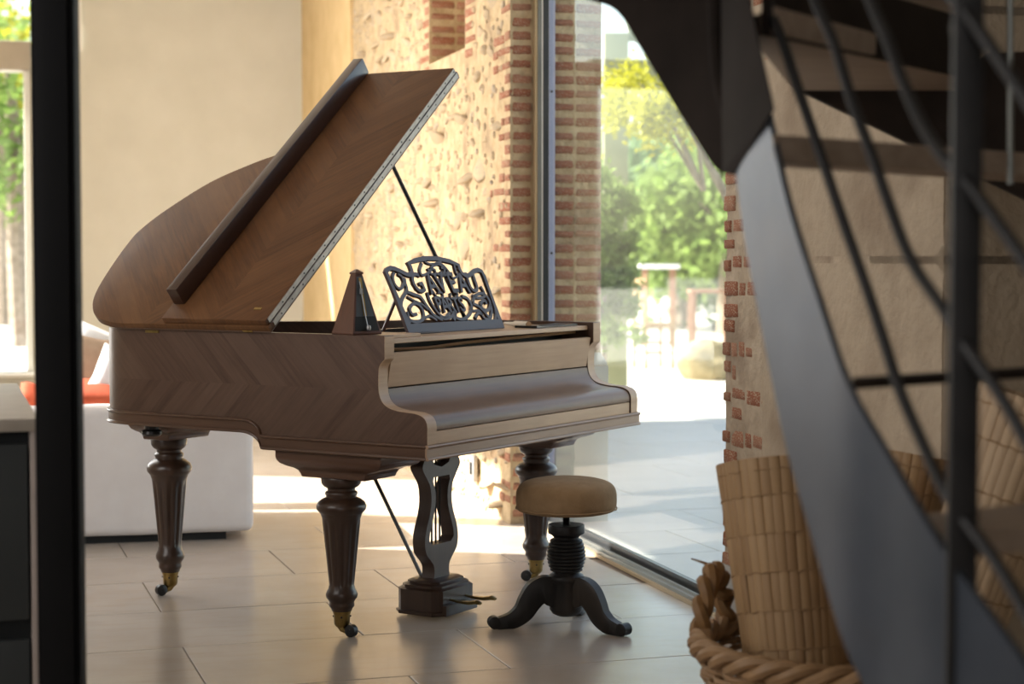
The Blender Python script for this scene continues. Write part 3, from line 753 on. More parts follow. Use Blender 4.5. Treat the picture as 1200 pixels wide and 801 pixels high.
# legs
def leg_prof(zs_):
    base = [(.065,.530),(.067,.524),(.065,.508),(.058,.499),(.046,.492),(.045,.484),(.052,.480),(.054,.474),(.050,.466),(.050,.462),(.064,.456),(.077,.446),(.083,.433),(.081,.421),(.072,.411),(.068,.406),(.068,.402),(.0655,.398),(.064,.392)]
    body = [(.0635-.0225*t/10, .388-.218*t/10) for t in range(11)]
    low = [(.043,.166),(.044,.158),(.049,.150),(.053,.139),(.051,.128),(.044,.119),(.041,.113),(.042,.107),(.042,.100),(.036,.092),(.033,.084)]
    out = base + body + low
    return [(r, .08 + (z-.08)*zs_) for r, z in out][::-1]
def make_leg(k, s, ztop, caster):
    zs_ = (ztop-.08)/.45
    zf0, zf1 = .08+(.18-.08)*zs_, .08+(.378-.08)*zs_
    def rad(r, z, a):
        if zf0 < z < zf1:
            f = (a*12/(2*math.pi)) % 1.0; return r*(1-.085*max(0, math.cos((f-.5)*2*math.pi*.8)))
        return r
    lg = MB().lathe(leg_prof(zs_), 72, (0, 0, 0), rad).build('leg', M['wood_leg'], piano, 0, 50); lg.location = (k, s, 0)
    MB().lathe([(.018,.030),(.022,.034),(.026,.040),(.028,.072),(.031,.080),(.031,.086)], 20).build('ferrule', M['brass'], lg)
    fk = MB(); ca, sa = math.cos(caster), math.sin(caster)
    fk.tube([(0, 0, .036), (ca*.006, sa*.006, .022), (ca*.018, sa*.018, .016), (ca*.036, sa*.036, .021)], [.017, .013, .009, .006], 8); fk.build('caster_fork', M['brass'], lg)
    wh = MB(); c = Vector((ca*.038, sa*.038, .0205)); ax = Vector((-sa, ca, 0))
    wh.tube([c-ax*.012, c-ax*.010, c+ax*.010, c+ax*.012], [.017, .0205, .0205, .017], 20); wh.tube([c-ax*.014, c+ax*.014], .006, 8); wh.build('caster_wheel', M['rubber'], lg)
    sc_ = MB()
    for i in range(4): an = i*math.pi/2+.6; sc_.tube([(math.cos(an)*.026, math.sin(an)*.026, .066), (math.cos(an)*.0305, math.sin(an)*.0305, .066)], .0035, 6)
    sc_.build('ferrule_screws', M['screw'], lg, kind='stuff')
    return lg
def to_local(wx, wy): return math.atan2(wy, wx) - PR
make_leg(.115, .42, .53, to_local(.85, -.5)); make_leg(1.318, .385, .53, to_local(-.95, .1)); make_leg(.37, 1.405, .583, to_local(-.75, -.6))
def leg_block(k, s, ztop, zlow, hk, hs):
    lv = [(1, 0), (1, .28), (.985, .40), (.93, .52), (.82, .62), (.72, .68), (.655, .76), (.62, .88), (.60, 1)]
    m_ = MB(); rings = []
    for f, t in lv:
        z = ztop + (zlow-ztop)*t; a, b = hk*(.35+.65*f), hs*f
        rings.append([m_.v((-a, -b, z)), m_.v((a, -b, z)), m_.v((a, b, z)), m_.v((-a, b, z))])
    for A, B in zip(rings, rings[1:]):
        for q in range(4): m_.f([A[q], A[(q+1) % 4], B[(q+1) % 4], B[q]])
    m_.f(rings[0]); m_.f(rings[-1][::-1])
    o = m_.build('leg_block', M['wood_block'], piano, .003, 40, 1); o.location = (k, s, 0)
leg_block(.135, .405, .6185, .529, .118, .215); leg_block(1.30, .385, .6185, .529, .118, .215)
leg_block(.36, 1.36, .672, .588, .15, .10)
MB().lathe([(.0, .612), (.030, .614), (.037, .622), (.036, .632), (.026, .638), (.026, .675)], 20, (.165, 1.30, 0)).build('lock_knob', M['black_lacquer'], piano)

# pedal lyre
LK, LS = .60, .345
hw = [(.617,.085),(.56,.10),(.525,.118),(.50,.104),(.47,.08),(.445,.068),(.40,.064),(.36,.073),(.32,.090),(.285,.102),(.25,.104),(.22,.094),(.195,.068),(.175,.050),(.15,.046),(.125,.052)]
hs_ = [(p.x, p.y) for p in catmull([(a, b, 0) for a, b in hw], 4)]
outl = [(-b, a) for a, b in hs_] + [(b, a) for a, b in hs_[::-1]]
def wat(z):
    for (a, b), (c, d) in zip(hs_, hs_[1:]):
        if c <= z <= a: return b + (d-b)*(a-z)/(a-c)
    return .05
hz = [.485, .47, .44, .41, .38, .35, .32, .29, .265, .248]
hl = [(-max(.022, wat(z)-.027)*(.75 if i in (0, len(hz)-1) else 1), z) for i, z in enumerate(hz)]
hol = hl + [(-a, b) for a, b in hl[::-1]]
top = [(-.05,.60),(-.062,.56),(-.045,.53),(0,.518),(.045,.53),(.062,.56),(.05,.60)]
ly = MB().plate(outl, [hol, top], lambda u, v, w: (u, w, v), .052).build('pedal_lyre', M['wood_lyre'], piano, 0, 35); ly.location = (LK, LS, 0)
bx = MB()
def octo(a, b, c, z): return [(-a+c, -b+.026, z), (a-c, -b+.026, z), (a, -b+c+.026, z), (a, b-c+.026, z), (a-c, b+.026, z), (-a+c, b+.026, z), (-a, b-c+.026, z), (-a, -b+c+.026, z)]
lev = [(.128,.098,.03,.012),(.130,.100,.03,.016),(.130,.100,.03,.024),(.124,.094,.03,.026),(.124,.094,.03,.098),(.112,.082,.027,.104),(.112,.082,.027,.112),(.098,.068,.024,.118),(.098,.068,.024,.124),(.084,.055,.02,.130)]
rg = [[bx.v(p) for p in octo(*l)] for l in lev]
for A, B in zip(rg, rg[1:]):
    for q in range(8): bx.f([A[q], A[(q+1) % 8], B[(q+1) % 8], B[q]])
bx.f(rg[0]); bx.f(rg[-1]); bx.build('lyre_box', M['wood_leg'], ly, 0, 25)
for u in (-.025, 0, .025): MB().tube([(u, .026, .12), (u, .026, .61)], .004, 6).build('trapwork_rod', M['black_lacquer'], ly)
MB().tube([(-.02, .075, .13), (-.05, .34, .61)], .0065, 6).build('brace_rod', M['black_lacquer'], ly)
for u in (-.045, .05):
    m_ = MB(); pp = [(u, -.068, .062), (u, -.10, .058), (u, -.145, .058), (u, -.175, .064), (u, -.19, .06)]
    m_.tube(pp, [.009, .011, .016, .018, .010], 10, flat=.45); m_.build('pedal', M['brass'], ly)
MB().box(-.10, .10, -.085, -.068, .012, .05).build('pedal_plate', M['wood_leg'], ly, .002)

# things on the piano
mp_ = pz(417, 392, ZT)
mc = PM @ (mp_ + Vector((.012, .060, 0)))
met = thing('metronome', 'wooden pyramid metronome on the bass arm of the piano', 'metronome', (mc.x+.043, mc.y+.01, ZT), math.radians(42))
b_, t_, h_ = .056, .012, .205
def sq(a, z): return [(-a, -a, z), (a, -a, z), (a, a, z), (-a, a, z)]
mm = MB(); lv = [(.058, 0), (.058, .006), (b_, .010), (t_+.002, h_-.012)]
# body is open on its front (local -y): three full walls and a recessed dial
R_ = [[mm.v(p) for p in sq(a, z)] for a, z in lv]
for A, B in zip(R_, R_[1:]):
    for q in range(4): mm.f([A[q], A[(q+1) % 4], B[(q+1) % 4], B[q]])
mm.f(R_[0][::-1]); mm.f(R_[-1]); mm.build('body', M['wood_metro'], met, .0015, 25, 1)
MB().hexa(sq(.016, h_-.012), [(-.016, -.016, h_-.006), (.016, -.016, h_-.006), (.016, .016, h_-.006), (-.016, .016, h_-.006)]).hexa(sq(.016, h_-.006), sq(.003, h_+.004)).build('cap', M['wood_metro'], met)
def fy(z, e=.0): return -(b_ + (t_+.002-b_)*(z-.010)/(h_-.022)) - e
def fx(z): return (b_ + (t_+.002-b_)*(z-.010)/(h_-.022))
m_ = MB(); m_.hexa([(-fx(.012)*.88, fy(.012, -.002), .012), (fx(.012)*.88, fy(.012, -.002), .012), (fx(.012)*.88, fy(.012, .001), .012), (-fx(.012)*.88, fy(.012, .001), .012)],
                   [(-fx(.058)*.86, fy(.058, -.002), .058), (fx(.058)*.86, fy(.058, -.002), .058), (fx(.058)*.86, fy(.058, .001), .058), (-fx(.058)*.86, fy(.058, .001), .058)]); m_.build('front_recess', M['void'], met)
m_ = MB(); m_.hexa([(-fx(.058)*.80, fy(.058, -.002), .058), (fx(.058)*.80, fy(.058, -.002), .058), (fx(.058)*.80, fy(.058, .0012), .058), (-fx(.058)*.80, fy(.058, .0012), .058)],
                   [(-fx(.185)*.72, fy(.185, -.002), .185), (fx(.185)*.72, fy(.185, -.002), .185), (fx(.185)*.72, fy(.185, .0012), .185), (-fx(.185)*.72, fy(.185, .0012), .185)]); m_.build('scale_plate', M['glass_dark'], met)
m_ = MB(); m_.hexa([(-.006, fy(.060, .001), .060), (.006, fy(.060, .001), .060), (.006, fy(.060, .003), .060), (-.006, fy(.060, .003), .060)],
                   [(-.005, fy(.182, .001), .182), (.005, fy(.182, .001), .182), (.005, fy(.182, .003), .182), (-.005, fy(.182, .003), .182)]); m_.build('tempo_scale', M['brass'], met)
MB().tube([(.002, fy(.02, .006), .020), (-.002, fy(.06, .005), .060), (-.006, fy(.17, .005), .17)], .0016, 6).build('pendulum', M['metal_plate'], met)
MB().lathe([(.0, -.009), (.006, -.007), (.008, 0), (.006, .007), (0, .009)], 10, (.002, fy(.02, .008), .022)).build('pendulum_weight', M['metal_plate'], met)
MB().hexa([(-.012, fy(.135, .004), .130), (0, fy(.135, .004), .130), (0, fy(.135, .008), .130), (-.012, fy(.135, .008), .130)], [(-.010, fy(.145, .004), .148), (-.001, fy(.145, .004), .148), (-.001, fy(.145, .008), .148), (-.010, fy(.145, .008), .148)]).build('slider', M['metal_plate'], met)

ea = pz(619, 380, 1.0035); ea = PM @ ea; eb = ea + Vector((-.088, .115, .0))
bt = thing('baton', 'ivory coloured round stick with a wooden end lying on the music shelf', 'stick', (ea.x, ea.y, 1.0035))
dv = (eb-ea)
MB().tube([(0, 0, 0), dv*.55, dv*.56, dv], [.0115, .0115, .008, .006], 14).build('shaft', M['paper'], bt)
MB().tube([-dv*.04, dv*.002], [.0112, .0117], 14).build('wooden_end', M['cork'], bt)
# bowed dark sheet lying on the shelf at the treble end
m_ = MB(); sp = []
for i in range(13):
    t = i/12; k = 1.02 + .30*t; bow = .05*math.sin(math.pi*t)
    sp.append((Vector((k, .205+bow*.2, .9925)), Vector((k, .30+bow*.2, .9925)), .0012+.004*(abs(t-.5)*2)**2))
rings = [[m_.v(a), m_.v(b), m_.v(b+Vector((0, 0, .003+h))), m_.v(a+Vector((0, 0, .003+h)))] for a, b, h in sp]
for A, B in zip(rings, rings[1:]):
    for q in range(4): m_.f([A[q], A[(q+1) % 4], B[(q+1) % 4], B[q]])
m_.f(rings[0][::-1]); m_.f(rings[-1])
sh = m_.build('leather_mat', M['black_lacquer'], None, 0, 40); sh.matrix_world = PM
tag(sh, 'thin dark bowed mat lying at the treble end of the music shelf', 'mat')

# ------------------------------------------------------------------ piano stool
sc0 = Vector((.184, 6.04, 0))
st = thing('piano_stool', 'round tan suede piano stool on a black turned three-legged pedestal', 'stool', sc0)
seatp = [(.0,.392),(.12,.390),(.150,.393),(.163,.400),(.170,.415),(.171,.440),(.168,.465),(.155,.485),(.125,.498),(.08,.505),(.0,.508)]
def pleat(r, z, a):
    return r*(1 + (.010*math.sin(a*9+1)*math.sin(a*4) if .395 < z < .48 else 0))
MB().lathe([(p.x, p.y) for p in catmull([(a, b, 0) for a, b in seatp], 4)], 56, (0, 0, 0), pleat, False).build('seat', M['felt_seat'], st, 0, 60)
MB().tube(catmull([(.1705*math.cos(a*math.pi/14), .1705*math.sin(a*math.pi/14), .405+.003*math.sin(a*3)) for a in range(28)], 2, True), .003, 5, True).build('hem', M['felt_seat'], st)
scp = []
for i in range(24): scp += [(.0125, .325+i*.003), (.0105, .3265+i*.003)]
MB().lathe(scp, 14).build('screw', M['stool_wood'], st, 0, 60)
pp = [(.0,.035),(.030,.037),(.047,.045),(.056,.058),(.057,.075),(.057,.150),(.060,.155),(.064,.162),(.063,.171),(.056,.178),(.047,.184),(.045,.189)]
nb = 9
for i in range(nb):
    z0 = .190+.012*i; r = .050+.0165*math.sin(math.pi*(i+1.1)/(nb+1.2))
    pp += [(r-.004, z0), (r, z0+.003), (r, z0+.008), (r-.004, z0+.0115)]
pp += [(.043,.300),(.043,.306),(.052,.314),(.061,.318),(.062,.322),(.062,.345),(.060,.348),(.0,.348)]
MB().lathe(pp, 40, cap=False).build('column', M['stool_wood'], st, 0, 40)
cl = catmull([(.035,.118,0),(.075,.128,0),(.105,.118,0),(.128,.090,0),(.150,.055,0),(.185,.030,0),(.225,.021,0),(.250,.023,0)], 5)
def srad(t): return .030 - .012*t if t < .75 else .021 - .004*(t-.75)
for ang in (192, 318, 75):
    m_ = MB(); A = math.radians(ang); d_ = Vector((math.cos(A), math.sin(A), 0)); s_ = Vector((-math.sin(A), math.cos(A), 0)); rings = []
    N = len(cl)
    for i, p in enumerate(cl):
        t = (cl[min(i+1, N-1)]-cl[max(i-1, 0)]).normalized(); n2 = Vector((-t.y, t.x, 0)); f = i/(N-1)
        hh = .038*(1-f)**.8 + .014; hwid = .026 - .008*f
        ring = []
        for (u, w) in ((-1, -.75), (-.75, -1), (.75, -1), (1, -.75), (1, .75), (.75, 1), (-.75, 1), (-1, .75)):
            q = p + n2*(w*hh); q.y = max(q.y, .002)
            ring.append(m_.v(d_*q.x + s_*(u*hwid) + Vector((0, 0, q.y))))
        rings.append(ring)
    for X, Y in zip(rings, rings[1:]):
        for q in range(8): m_.f([X[q], X[(q+1) % 8], Y[(q+1) % 8], Y[q]])
    m_.f(rings[0][::-1]); m_.f(rings[-1])
    e = d_*.250 + Vector((0, 0, .024)); m_.tube([e-s_*.021, e-s_*.018, e+s_*.018, e+s_*.021], [.015, .021, .021, .015], 14)
    m_.build('leg', M['stool_wood'], st, 0, 45)

# ------------------------------------------------------------------ sofa behind the piano
SA = math.radians(13.0)
sx = flo(298, 632)
sofa = thing('sofa', 'low white slipcovered sofa on a dark plinth behind the piano', 'sofa', (sx.x, sx.y, 0), SA)   # local x to the left is negative, y away
def soft_box(x0, x1, y0, y1, z0, z1, amp=.006, bev=.035):
    mb = MB(); mb.box(x0, x1, y0, y1, z0, z1); bm = mb.bm
    bmesh.ops.bevel(bm, geom=bm.edges[:], offset=bev, segments=4, profile=.5, affect='EDGES')
    es = [e for e in bm.edges if e.calc_length() > .15]; bmesh.ops.subdivide_edges(bm, edges=es, cuts=6, use_grid_fill=True)
    for v in bm.verts: v.co += mnoise.noise_vector(v.co*4)*amp
    return mb
soft_box(-1.62, 0, 0, .20, .035, .60).build('backrest', M['sofa_white'], sofa, 0, 70)
soft_box(-.20, 0, .205, .86, .035, .56).build('arm', M['sofa_white'], sofa, 0, 70)
soft_box(-1.62, -1.42, .205, .86, .035, .56).build('arm', M['sofa_white'], sofa, 0, 70)
soft_box(-1.415, -.205, .205, .86, .035, .42).build('seat', M['sofa_white'], sofa, 0, 70)
MB().box(-1.57, -.12, .05, .82, 0, .045).build('plinth', M['void'], sofa)
def cushion(name, label, px, py, D, w, h, t, rot, m, group=None):
    p = at(px, py, D); mb = MB(); n = 12; F = []; B = []
    for i in range(n+1):
        for j in range(n+1):
            u = i/n*2-1; v = j/n*2-1; k = max(0, (1-u**4)*(1-v**4))**.5
            pin = 1 - .08*(1-abs(u))*abs(v) - .08*(1-abs(v))*abs(u)
            F.append(mb.v((u*w/2*pin, -t/2*k-.002, v*h/2*pin))); B.append(mb.v((u*w/2*pin, t/2*k+.002, v*h/2*pin)))
    for i in range(n):
        for j in range(n):
            a = i*(n+1)+j; mb.f([F[a], F[a+n+1], F[a+n+2], F[a+1]]); mb.f([B[a], B[a+1], B[a+n+2], B[a+n+1]])
    for j in range(n):
        mb.f([F[j], F[j+1], B[j+1], B[j]]); a = n*(n+1)+j; mb.f([F[a], B[a], B[a+1], F[a+1]])
    for i in range(n):
        a = i*(n+1); mb.f([F[a], B[a], B[a+n+1], F[a+n+1]]); a += n; mb.f([F[a], F[a+n+1], B[a+n+1], B[a]])
    o = mb.build(name, m, None, 0, 80); o.location = p; o.rotation_euler = rot
    return tag(o, label, 'cushion', group)
cushion('cushion', 'large white cushion standing behind the beige one on the sofa', 120, 438, 9.15, .46, .46, .16, (-.25, .35, .25), M['cushion_white'])
cushion('cushion', 'beige cushion leaning between two white ones on the sofa', 114, 438, 8.85, .38, .38, .14, (-.25, .15, .25), M['cushion_beige'])
cushion('cushion', 'smaller white cushion nearest the piano on the sofa', 141, 452, 8.55, .30, .32, .13, (-.2, .45, .3), M['cushion_white'])
cushion('cushion', 'upper coral red cushion lying under the beige cushion', 98, 459, 8.62, .34, .22, .09, (-1.25, 0, .2), M['cushion_orange'])
cushion('cushion', 'lower coral red cushion lying at the near edge of the sofa seat', 98, 467, 8.36, .36, .24, .10, (-1.3, 0, .3), M['cushion_orange'])
cushion('cushion', 'coral red cushion seen left of the black post', 40, 466, 9.2, .16, .18, .09, (-.9, .3, .3), M['cushion_orange'])

# ------------------------------------------------------------------ black post and kitchen counter in the foreground
pp_ = at(67.8, 400, 3.6)
post = thing('door_post', 'black steel door post standing floor to ceiling at the left', 'post', (pp_.x, pp_.y, 0), 0)
MB().box(-.033, .033, -.03, .03, 0, CEIL).build('core', M['black_paint'], post, .002)
for sgn in (-1, 1):
    MB().box(min(sgn*.033, sgn*.0435), max(sgn*.033, sgn*.0435), -.018, .03, 0, CEIL).build('flange', M['black_paint'], post, .002)
ct = flo(45, 490, .90)
CA = math.radians(17.676)
cnt = thing('kitchen_counter', 'taupe topped kitchen counter with charcoal drawer fronts at the left edge', 'counter', (ct.x, ct.y, 0), CA)
MB().box(-1.0, 0, 0, 1.15, .872, .90).build('worktop', M['counter_top'], cnt, .002)
MB().box(-.018, -.001, .004, 1.14, 0, .872).build('end_panel', M['counter_side'], cnt, .001)
MB().box(-1.0, -.018, .06, 1.14, .08, .871).build('carcass', M['void'], cnt)
MB().box(-1.0, -.022, .10, 1.10, 0, .08).build('kickboard', M['void'], cnt)
for z0, z1 in ((.455, .843), (.085, .410)):
    for x0, x1 in ((-.50, -.024), (-.98, -.506)): MB().box(x0, x1, .012, .034, z0, z1).build('drawer_front', M['charcoal_front'], cnt, .002)

# ------------------------------------------------------------------ white strip standing in for a bright gap by the back window
bl = wall_back_x(92.5, 20); bl2 = wall_back_x(95.4, 20); zb_ = wall_back_x(94, 55).z
rb = thing('bright_gap_strip', 'white strip standing in for a bright gap beside the top of the black post', 'stand_in', WM @ Vector((bl2.x, Y_B-.02, 0)), WR)
MB().hexa([(-.06, -.02, zb_), (0, -.02, zb_-.04), (0, 0, zb_-.04), (-.06, 0, zb_)], [(-.06, -.02, CEIL-.02), (0, -.02, CEIL-.02), (0, 0, CEIL-.02), (-.06, 0, CEIL-.02)]).build('strip', M['white_paint'], rb)

# ------------------------------------------------------------------ steel staircase
stair = thing('staircase', 'curved blackened steel staircase with brown treads in the right foreground', 'staircase', (.8, 2.7, 0))
SI = Matrix.Translation((-.8, -2.7, 0))
def L(p): return SI @ Vector(p)
def strip_wall(pts, h, th, name, m, hs=None):
    P = [L(p) for p in catmull(pts, 4)]; mb = MB(); R = []
    for i, p in enumerate(P):
        t = P[min(i+1, len(P)-1)]-P[max(i-1, 0)]; n = Vector((-t.y, t.x, 0)).normalized()*th
        hh = h if hs is None else hs[0]+(hs[1]-hs[0])*i/(len(P)-1)
        dn = Vector((0, 0, -hh))
        R.append([mb.v(p), mb.v(p+n), mb.v(p+n+dn), mb.v(p+dn)])
    for A, B in zip(R, R[1:]):
        for q in range(4): mb.f([A[q], A[(q+1) % 4], B[(q+1) % 4], B[q]])
    mb.f(R[0][::-1]); mb.f(R[-1]); return mb.build(name, m, stair, 0, 40)
tops = [(1260,850,2.05),(1200,765,2.15),(1110,640,2.3),(1045,530,2.45),(1000,450,2.55),(965,350,2.66),(930,240,2.78),(905,130,2.88),(882,20,2.98),(870,-60,3.05),(861,-130,3.12)]
strip_wall([at(*q) for q in tops], .375, .010, 'stringer', M['steel'])
ups = [(868,195,3.12),(856,200,3.14),(828,158,3.2),(800,115,3.26),(768,63,3.32),(738,15,3.38),(703,0,3.46),(640,-28,3.6),(560,-60,3.8)]
strip_wall([at(*q)+Vector((0, 0, .62)) for q in ups], .62, .03, 'upper_stringer', M['steel_dark'])
shadeq = [(862,205,3.06),(908,128,2.83),(884,20,2.94),(872,-60,3.01),(846,-60,3.07),(848,203,3.09)]  # dark plate standing in for the shade on the stringer's upper end
MB().hexa([L(at(*q)) for q in shadeq], [L(at(*q)+Vector((-.004, -.012, 0))) for q in shadeq]).build('shade_plate', M['steel_dark'], stair)
br_ = [at(838,-60,3.1), at(838,30,3.1), at(843,95,3.1), at(858,150,3.08)]
MB().tube([L(p) for p in catmull(br_, 4)], .014, 8).build('brace', M['steel_dark'], stair)
def DD(px): return 2.95-.65*(px-903)/207 if px < 1110 else 2.3-.15*(px-1110)/90
rails = [[(896,-30),(903,13),(915,43),(933,97),(950,147),(967,197),(990,265),(1013,330),(1033,390),(1053,453),(1077,510),(1110,580),(1165,655),(1200,714),(1240,780)],
 [(942,-50),(958,7),(977,50),(1000,123),(1020,177),(1051,265),(1067,303),(1083,330),(1107,364),(1125,395),(1150,430),(1180,476),(1200,512),(1240,580)],
 [(1000,-60),(1020,0),(1040,47),(1057,93),(1083,150),(1110,190),(1140,222),(1200,304),(1240,360)], [(1060,-70),(1090,-30),(1120,2),(1142,28),(1200,112),(1240,170)]]
for r in rails:
    MB().tube([L(at(x, y, DD(x))) for x, y in [(p.x, p.y) for p in catmull([(a, b, 0) for a, b in r], 4)]], .0085, 8).build('rail_bar', M['steel_rail'], stair)
pc = at(1130, 400, 2.27)
pb = MB(); pb.box(-.019, .019, -.008, .008, 0, 2.3); po = pb.build('rail_post', M['steel_rail'], stair, .002); po.location = L((pc.x, pc.y, 0))
for y in (30, 222, 412, 592):
    p = at(1131, y, 2.29); mb = MB(); mb.tube([L(p-Vector((0, .015, 0))), L(p+Vector((0, .03, 0)))], .013, 10); mb.build('rail_clamp', M['steel_rail'], stair)
def slab(c, z0, z1, name, m, bev=.003): return MB().hexa([L((p[0], p[1], z0)) for p in c], [L((p[0], p[1], z1)) for p in c]).build(name, m, stair, bev)
slab([(-.55, 2.72, 0), (.30, 2.78, 0), (.38, 3.85, 0), (-.55, 3.85, 0)], 1.83, 1.88, 'shade_slab', M['steel_dark'])  # unseen slab added above the view to shade the top of the stringer
def xy(px, D): return ((px-600)/2100*D, D)
# treads radiate from the stringer to the wall stringer
slab([xy(905, 2.84), xy(1215, 3.38), xy(1215, 3.72), xy(895, 3.02)], 1.405, 1.447, 'tread', M['tread'])
slab([xy(905, 2.93), xy(1115, 3.62), xy(1115, 3.96), xy(928, 3.96), xy(880, 3.05)], 1.618, 1.66, 'tread', M['tread'])
slab([xy(890, 2.92), xy(1118, 3.60), xy(1118, 3.63), xy(890, 2.95)], 1.615, 1.735, 'riser_plate', M['steel_dark'])
slab([xy(870, 2.98), xy(1118, 3.64), xy(1118, 4.0), xy(868, 3.6)], 1.79, 1.835, 'tread', M['tread'])
slab([xy(1000, 2.58), xy(1260, 2.9), xy(1260, 2.97), xy(1000, 2.65)], 1.062, 1.076, 'cross_bar', M['steel_dark'])
slab([xy(1095, 2.34), xy(1290, 2.48), xy(1290, 2.74), xy(1080, 2.52)], .853, .890, 'tread', M['tread'])
ws = [(935,104),(1200,232),(1262,262),(1262,58),(1160,62),(1110,104)]
mb = MB(); mb.hexa([L(at(x, y, 4.06)) for x, y in ws], [L(at(x, y, 4.06)+Vector((0, .03, 0))) for x, y in ws]); mb.build('wall_stringer', M['steel_dark'], stair)
mb = MB(); mb.tube([L(at(1184, -30, 3.2)), L(at(1184, 216, 3.2))], .006, 8); mb.build('hanging_rod', M['alu_grey'], stair)

# ------------------------------------------------------------------ wicker basket with cane mats
bc = Vector((.785, 4.20, 0)); RB = .335; ZR = .335
bk = thing('basket', 'big round wicker basket full of cane mats beside the stone wall', 'basket', bc)
N = 20
def wave(r, z, ph, amp, n=120): return [((r+amp*math.sin(a*N/2*2*math.pi/n*2+ph))*math.cos(2*math.pi*a/n), (r+amp*math.sin(a*N/2*2*math.pi/n*2+ph))*math.sin(2*math.pi*a/n), z) for a in range(n)]
nrow = 17
for i in range(nrow):
    t = i/(nrow-1); r = .25 + (RB-.25)*t**.7
    MB().tube(wave(r, .012+t*(ZR-.03), math.pi*(i % 2), .008), .0088, 6, True).build('weaver', M['wicker'], bk)
for i in range(20):
    a = 2*math.pi*(i+.5)/20
    MB().tube([((.25+(RB-.25)*(t/6)**.7)*math.cos(a), (.25+(RB-.25)*(t/6)**.7)*math.sin(a), .005+(ZR-.01)*t/6) for t in range(7)], .006, 5).build('stake', M['wicker'], bk)
for k in range(3):
    n = 240; pts = []
    for a in range(n):
        th = 2*math.pi*a/n; ph = th*11 + k*2*math.pi/3
        r = RB + .004 + .017*math.cos(ph); pts.append((r*math.cos(th), r*math.sin(th), ZR + .017*math.sin(ph)))
    MB().tube(pts, .0145, 7, True).build('rim_strand', M['wicker'], bk)
MB().lathe([(.01, .006), (.24, .006), (.24, .014), (.01, .014)], 28).build('base', M['wicker'], bk)
for hi, ha in enumerate((math.radians(150), math.radians(-30))):
    for k in range(2):
        pts = []; n = 40
        for j in range(n+1):
            t = j/n; ang = math.pi*t; ph = t*math.pi*7 + k*math.pi
            rr = .078+.012*math.cos(ph); tang = rr*math.cos(ang)*1.0; zz = ZR-.01 + rr*math.sin(ang)*1.9
            rad_ = RB + .012*math.sin(ph)
            pts.append((rad_*math.cos(ha)-tang*math.sin(ha), rad_*math.sin(ha)+tang*math.cos(ha), zz))
        MB().tube(pts, .0165, 7).build('handle', M['wicker_dark'], bk)
ha = math.radians(150)
w0 = Vector((RB*math.cos(ha), RB*math.sin(ha)-.01, ZR+.145))
MB().tube([w0, w0+Vector((-.02, 0, .024)), w0+Vector((-.055, .01, .034))], [.005, .004, .002], 6).build('loose_end', M['wicker_dark'], bk)

REED = {}
for key in ('reed', 'reed_pale'):
    m_ = MB(); m_.tube([(0, 0, 0), (0, 0, .02), (0, 0, .98), (0, 0, 1)], [.46, .5, .5, .46], 8); REED[key] = m_.mesh('reed', M[key], 0, 70)
def mat_roll(label, base, top, r0, r1, n, key, bands):
    b = Vector(base); d = Vector(top)-b; ln = d.length
    rt = thing('cane_mat', label, 'mat', b, 0, 'rolled cane mats in the basket'); rt.rotation_euler = d.to_track_quat('Z', 'X').to_euler()
    core = MB(); core.lathe([(r0*.93, .01), (r1*.93, ln-.012)], 28); core.build('inner_layer', M['cord'], rt, 0, 40)
    cuts = [0] + bands[:-1] + [1]
    for i in range(n):
        a0 = 2*math.pi*i/n
        for t0, t1 in zip(cuts, cuts[1:]):
            a = a0 + random.uniform(-.02, .02); ra = r0+(r1-r0)*t0; rb = r0+(r1-r0)*t1; ra += random.uniform(-.0012, .0012); rb += random.uniform(-.0012, .0012)
            o = Vector((ra*math.cos(a), ra*math.sin(a), ln*t0)); e = Vector((rb*math.cos(a), rb*math.sin(a), ln*t1)); v = e-o
            z = v.normalized(); tg = Vector((-math.sin(a), math.cos(a), 0)); ny = z.cross(tg); w = 2*math.pi*rb/n*random.uniform(1.10, 1.28)
            q = inst('reed', REED[key], rt); q.matrix_local = Matrix(((tg.x*w, ny.x*w*.42, v.x, o.x), (tg.y*w, ny.y*w*.42, v.y, o.y), (tg.z*w, ny.z*w*.42, v.z, o.z), (0, 0, 0, 1)))
    for t in bands:
        r = r0 + (r1-r0)*t - .002
        MB().tube([((r+.0075+.0015*math.sin(k*8.1))*math.cos(k*math.pi/24), (r+.0075+.0015*math.sin(k*8.1))*math.sin(k*math.pi/24), t*ln+.002*math.sin(k*2.7)) for k in range(48)], .0020, 5, True).build('tie_cord', M['cord'], rt)
    return rt
bands = [.12, .26, .40, .52, .64, .76, .88, .96]
mat_roll('thick rolled cane mat leaning at the left side of the basket', (.70, 4.20, .02), (.655, 4.36, .755), .105, .150, 37, 'reed', bands)
mat_roll('narrow dark cane roll standing behind the curved steel stringer', (.86, 4.37, .02), (1.0, 4.42, .765), .060, .088, 24, 'reed', bands)
mat_roll('pale tall cane roll at the right edge beyond the stair rail', (.90, 4.11, .02), (1.19, 4.06, .93), .082, .125, 32, 'reed_pale', bands)

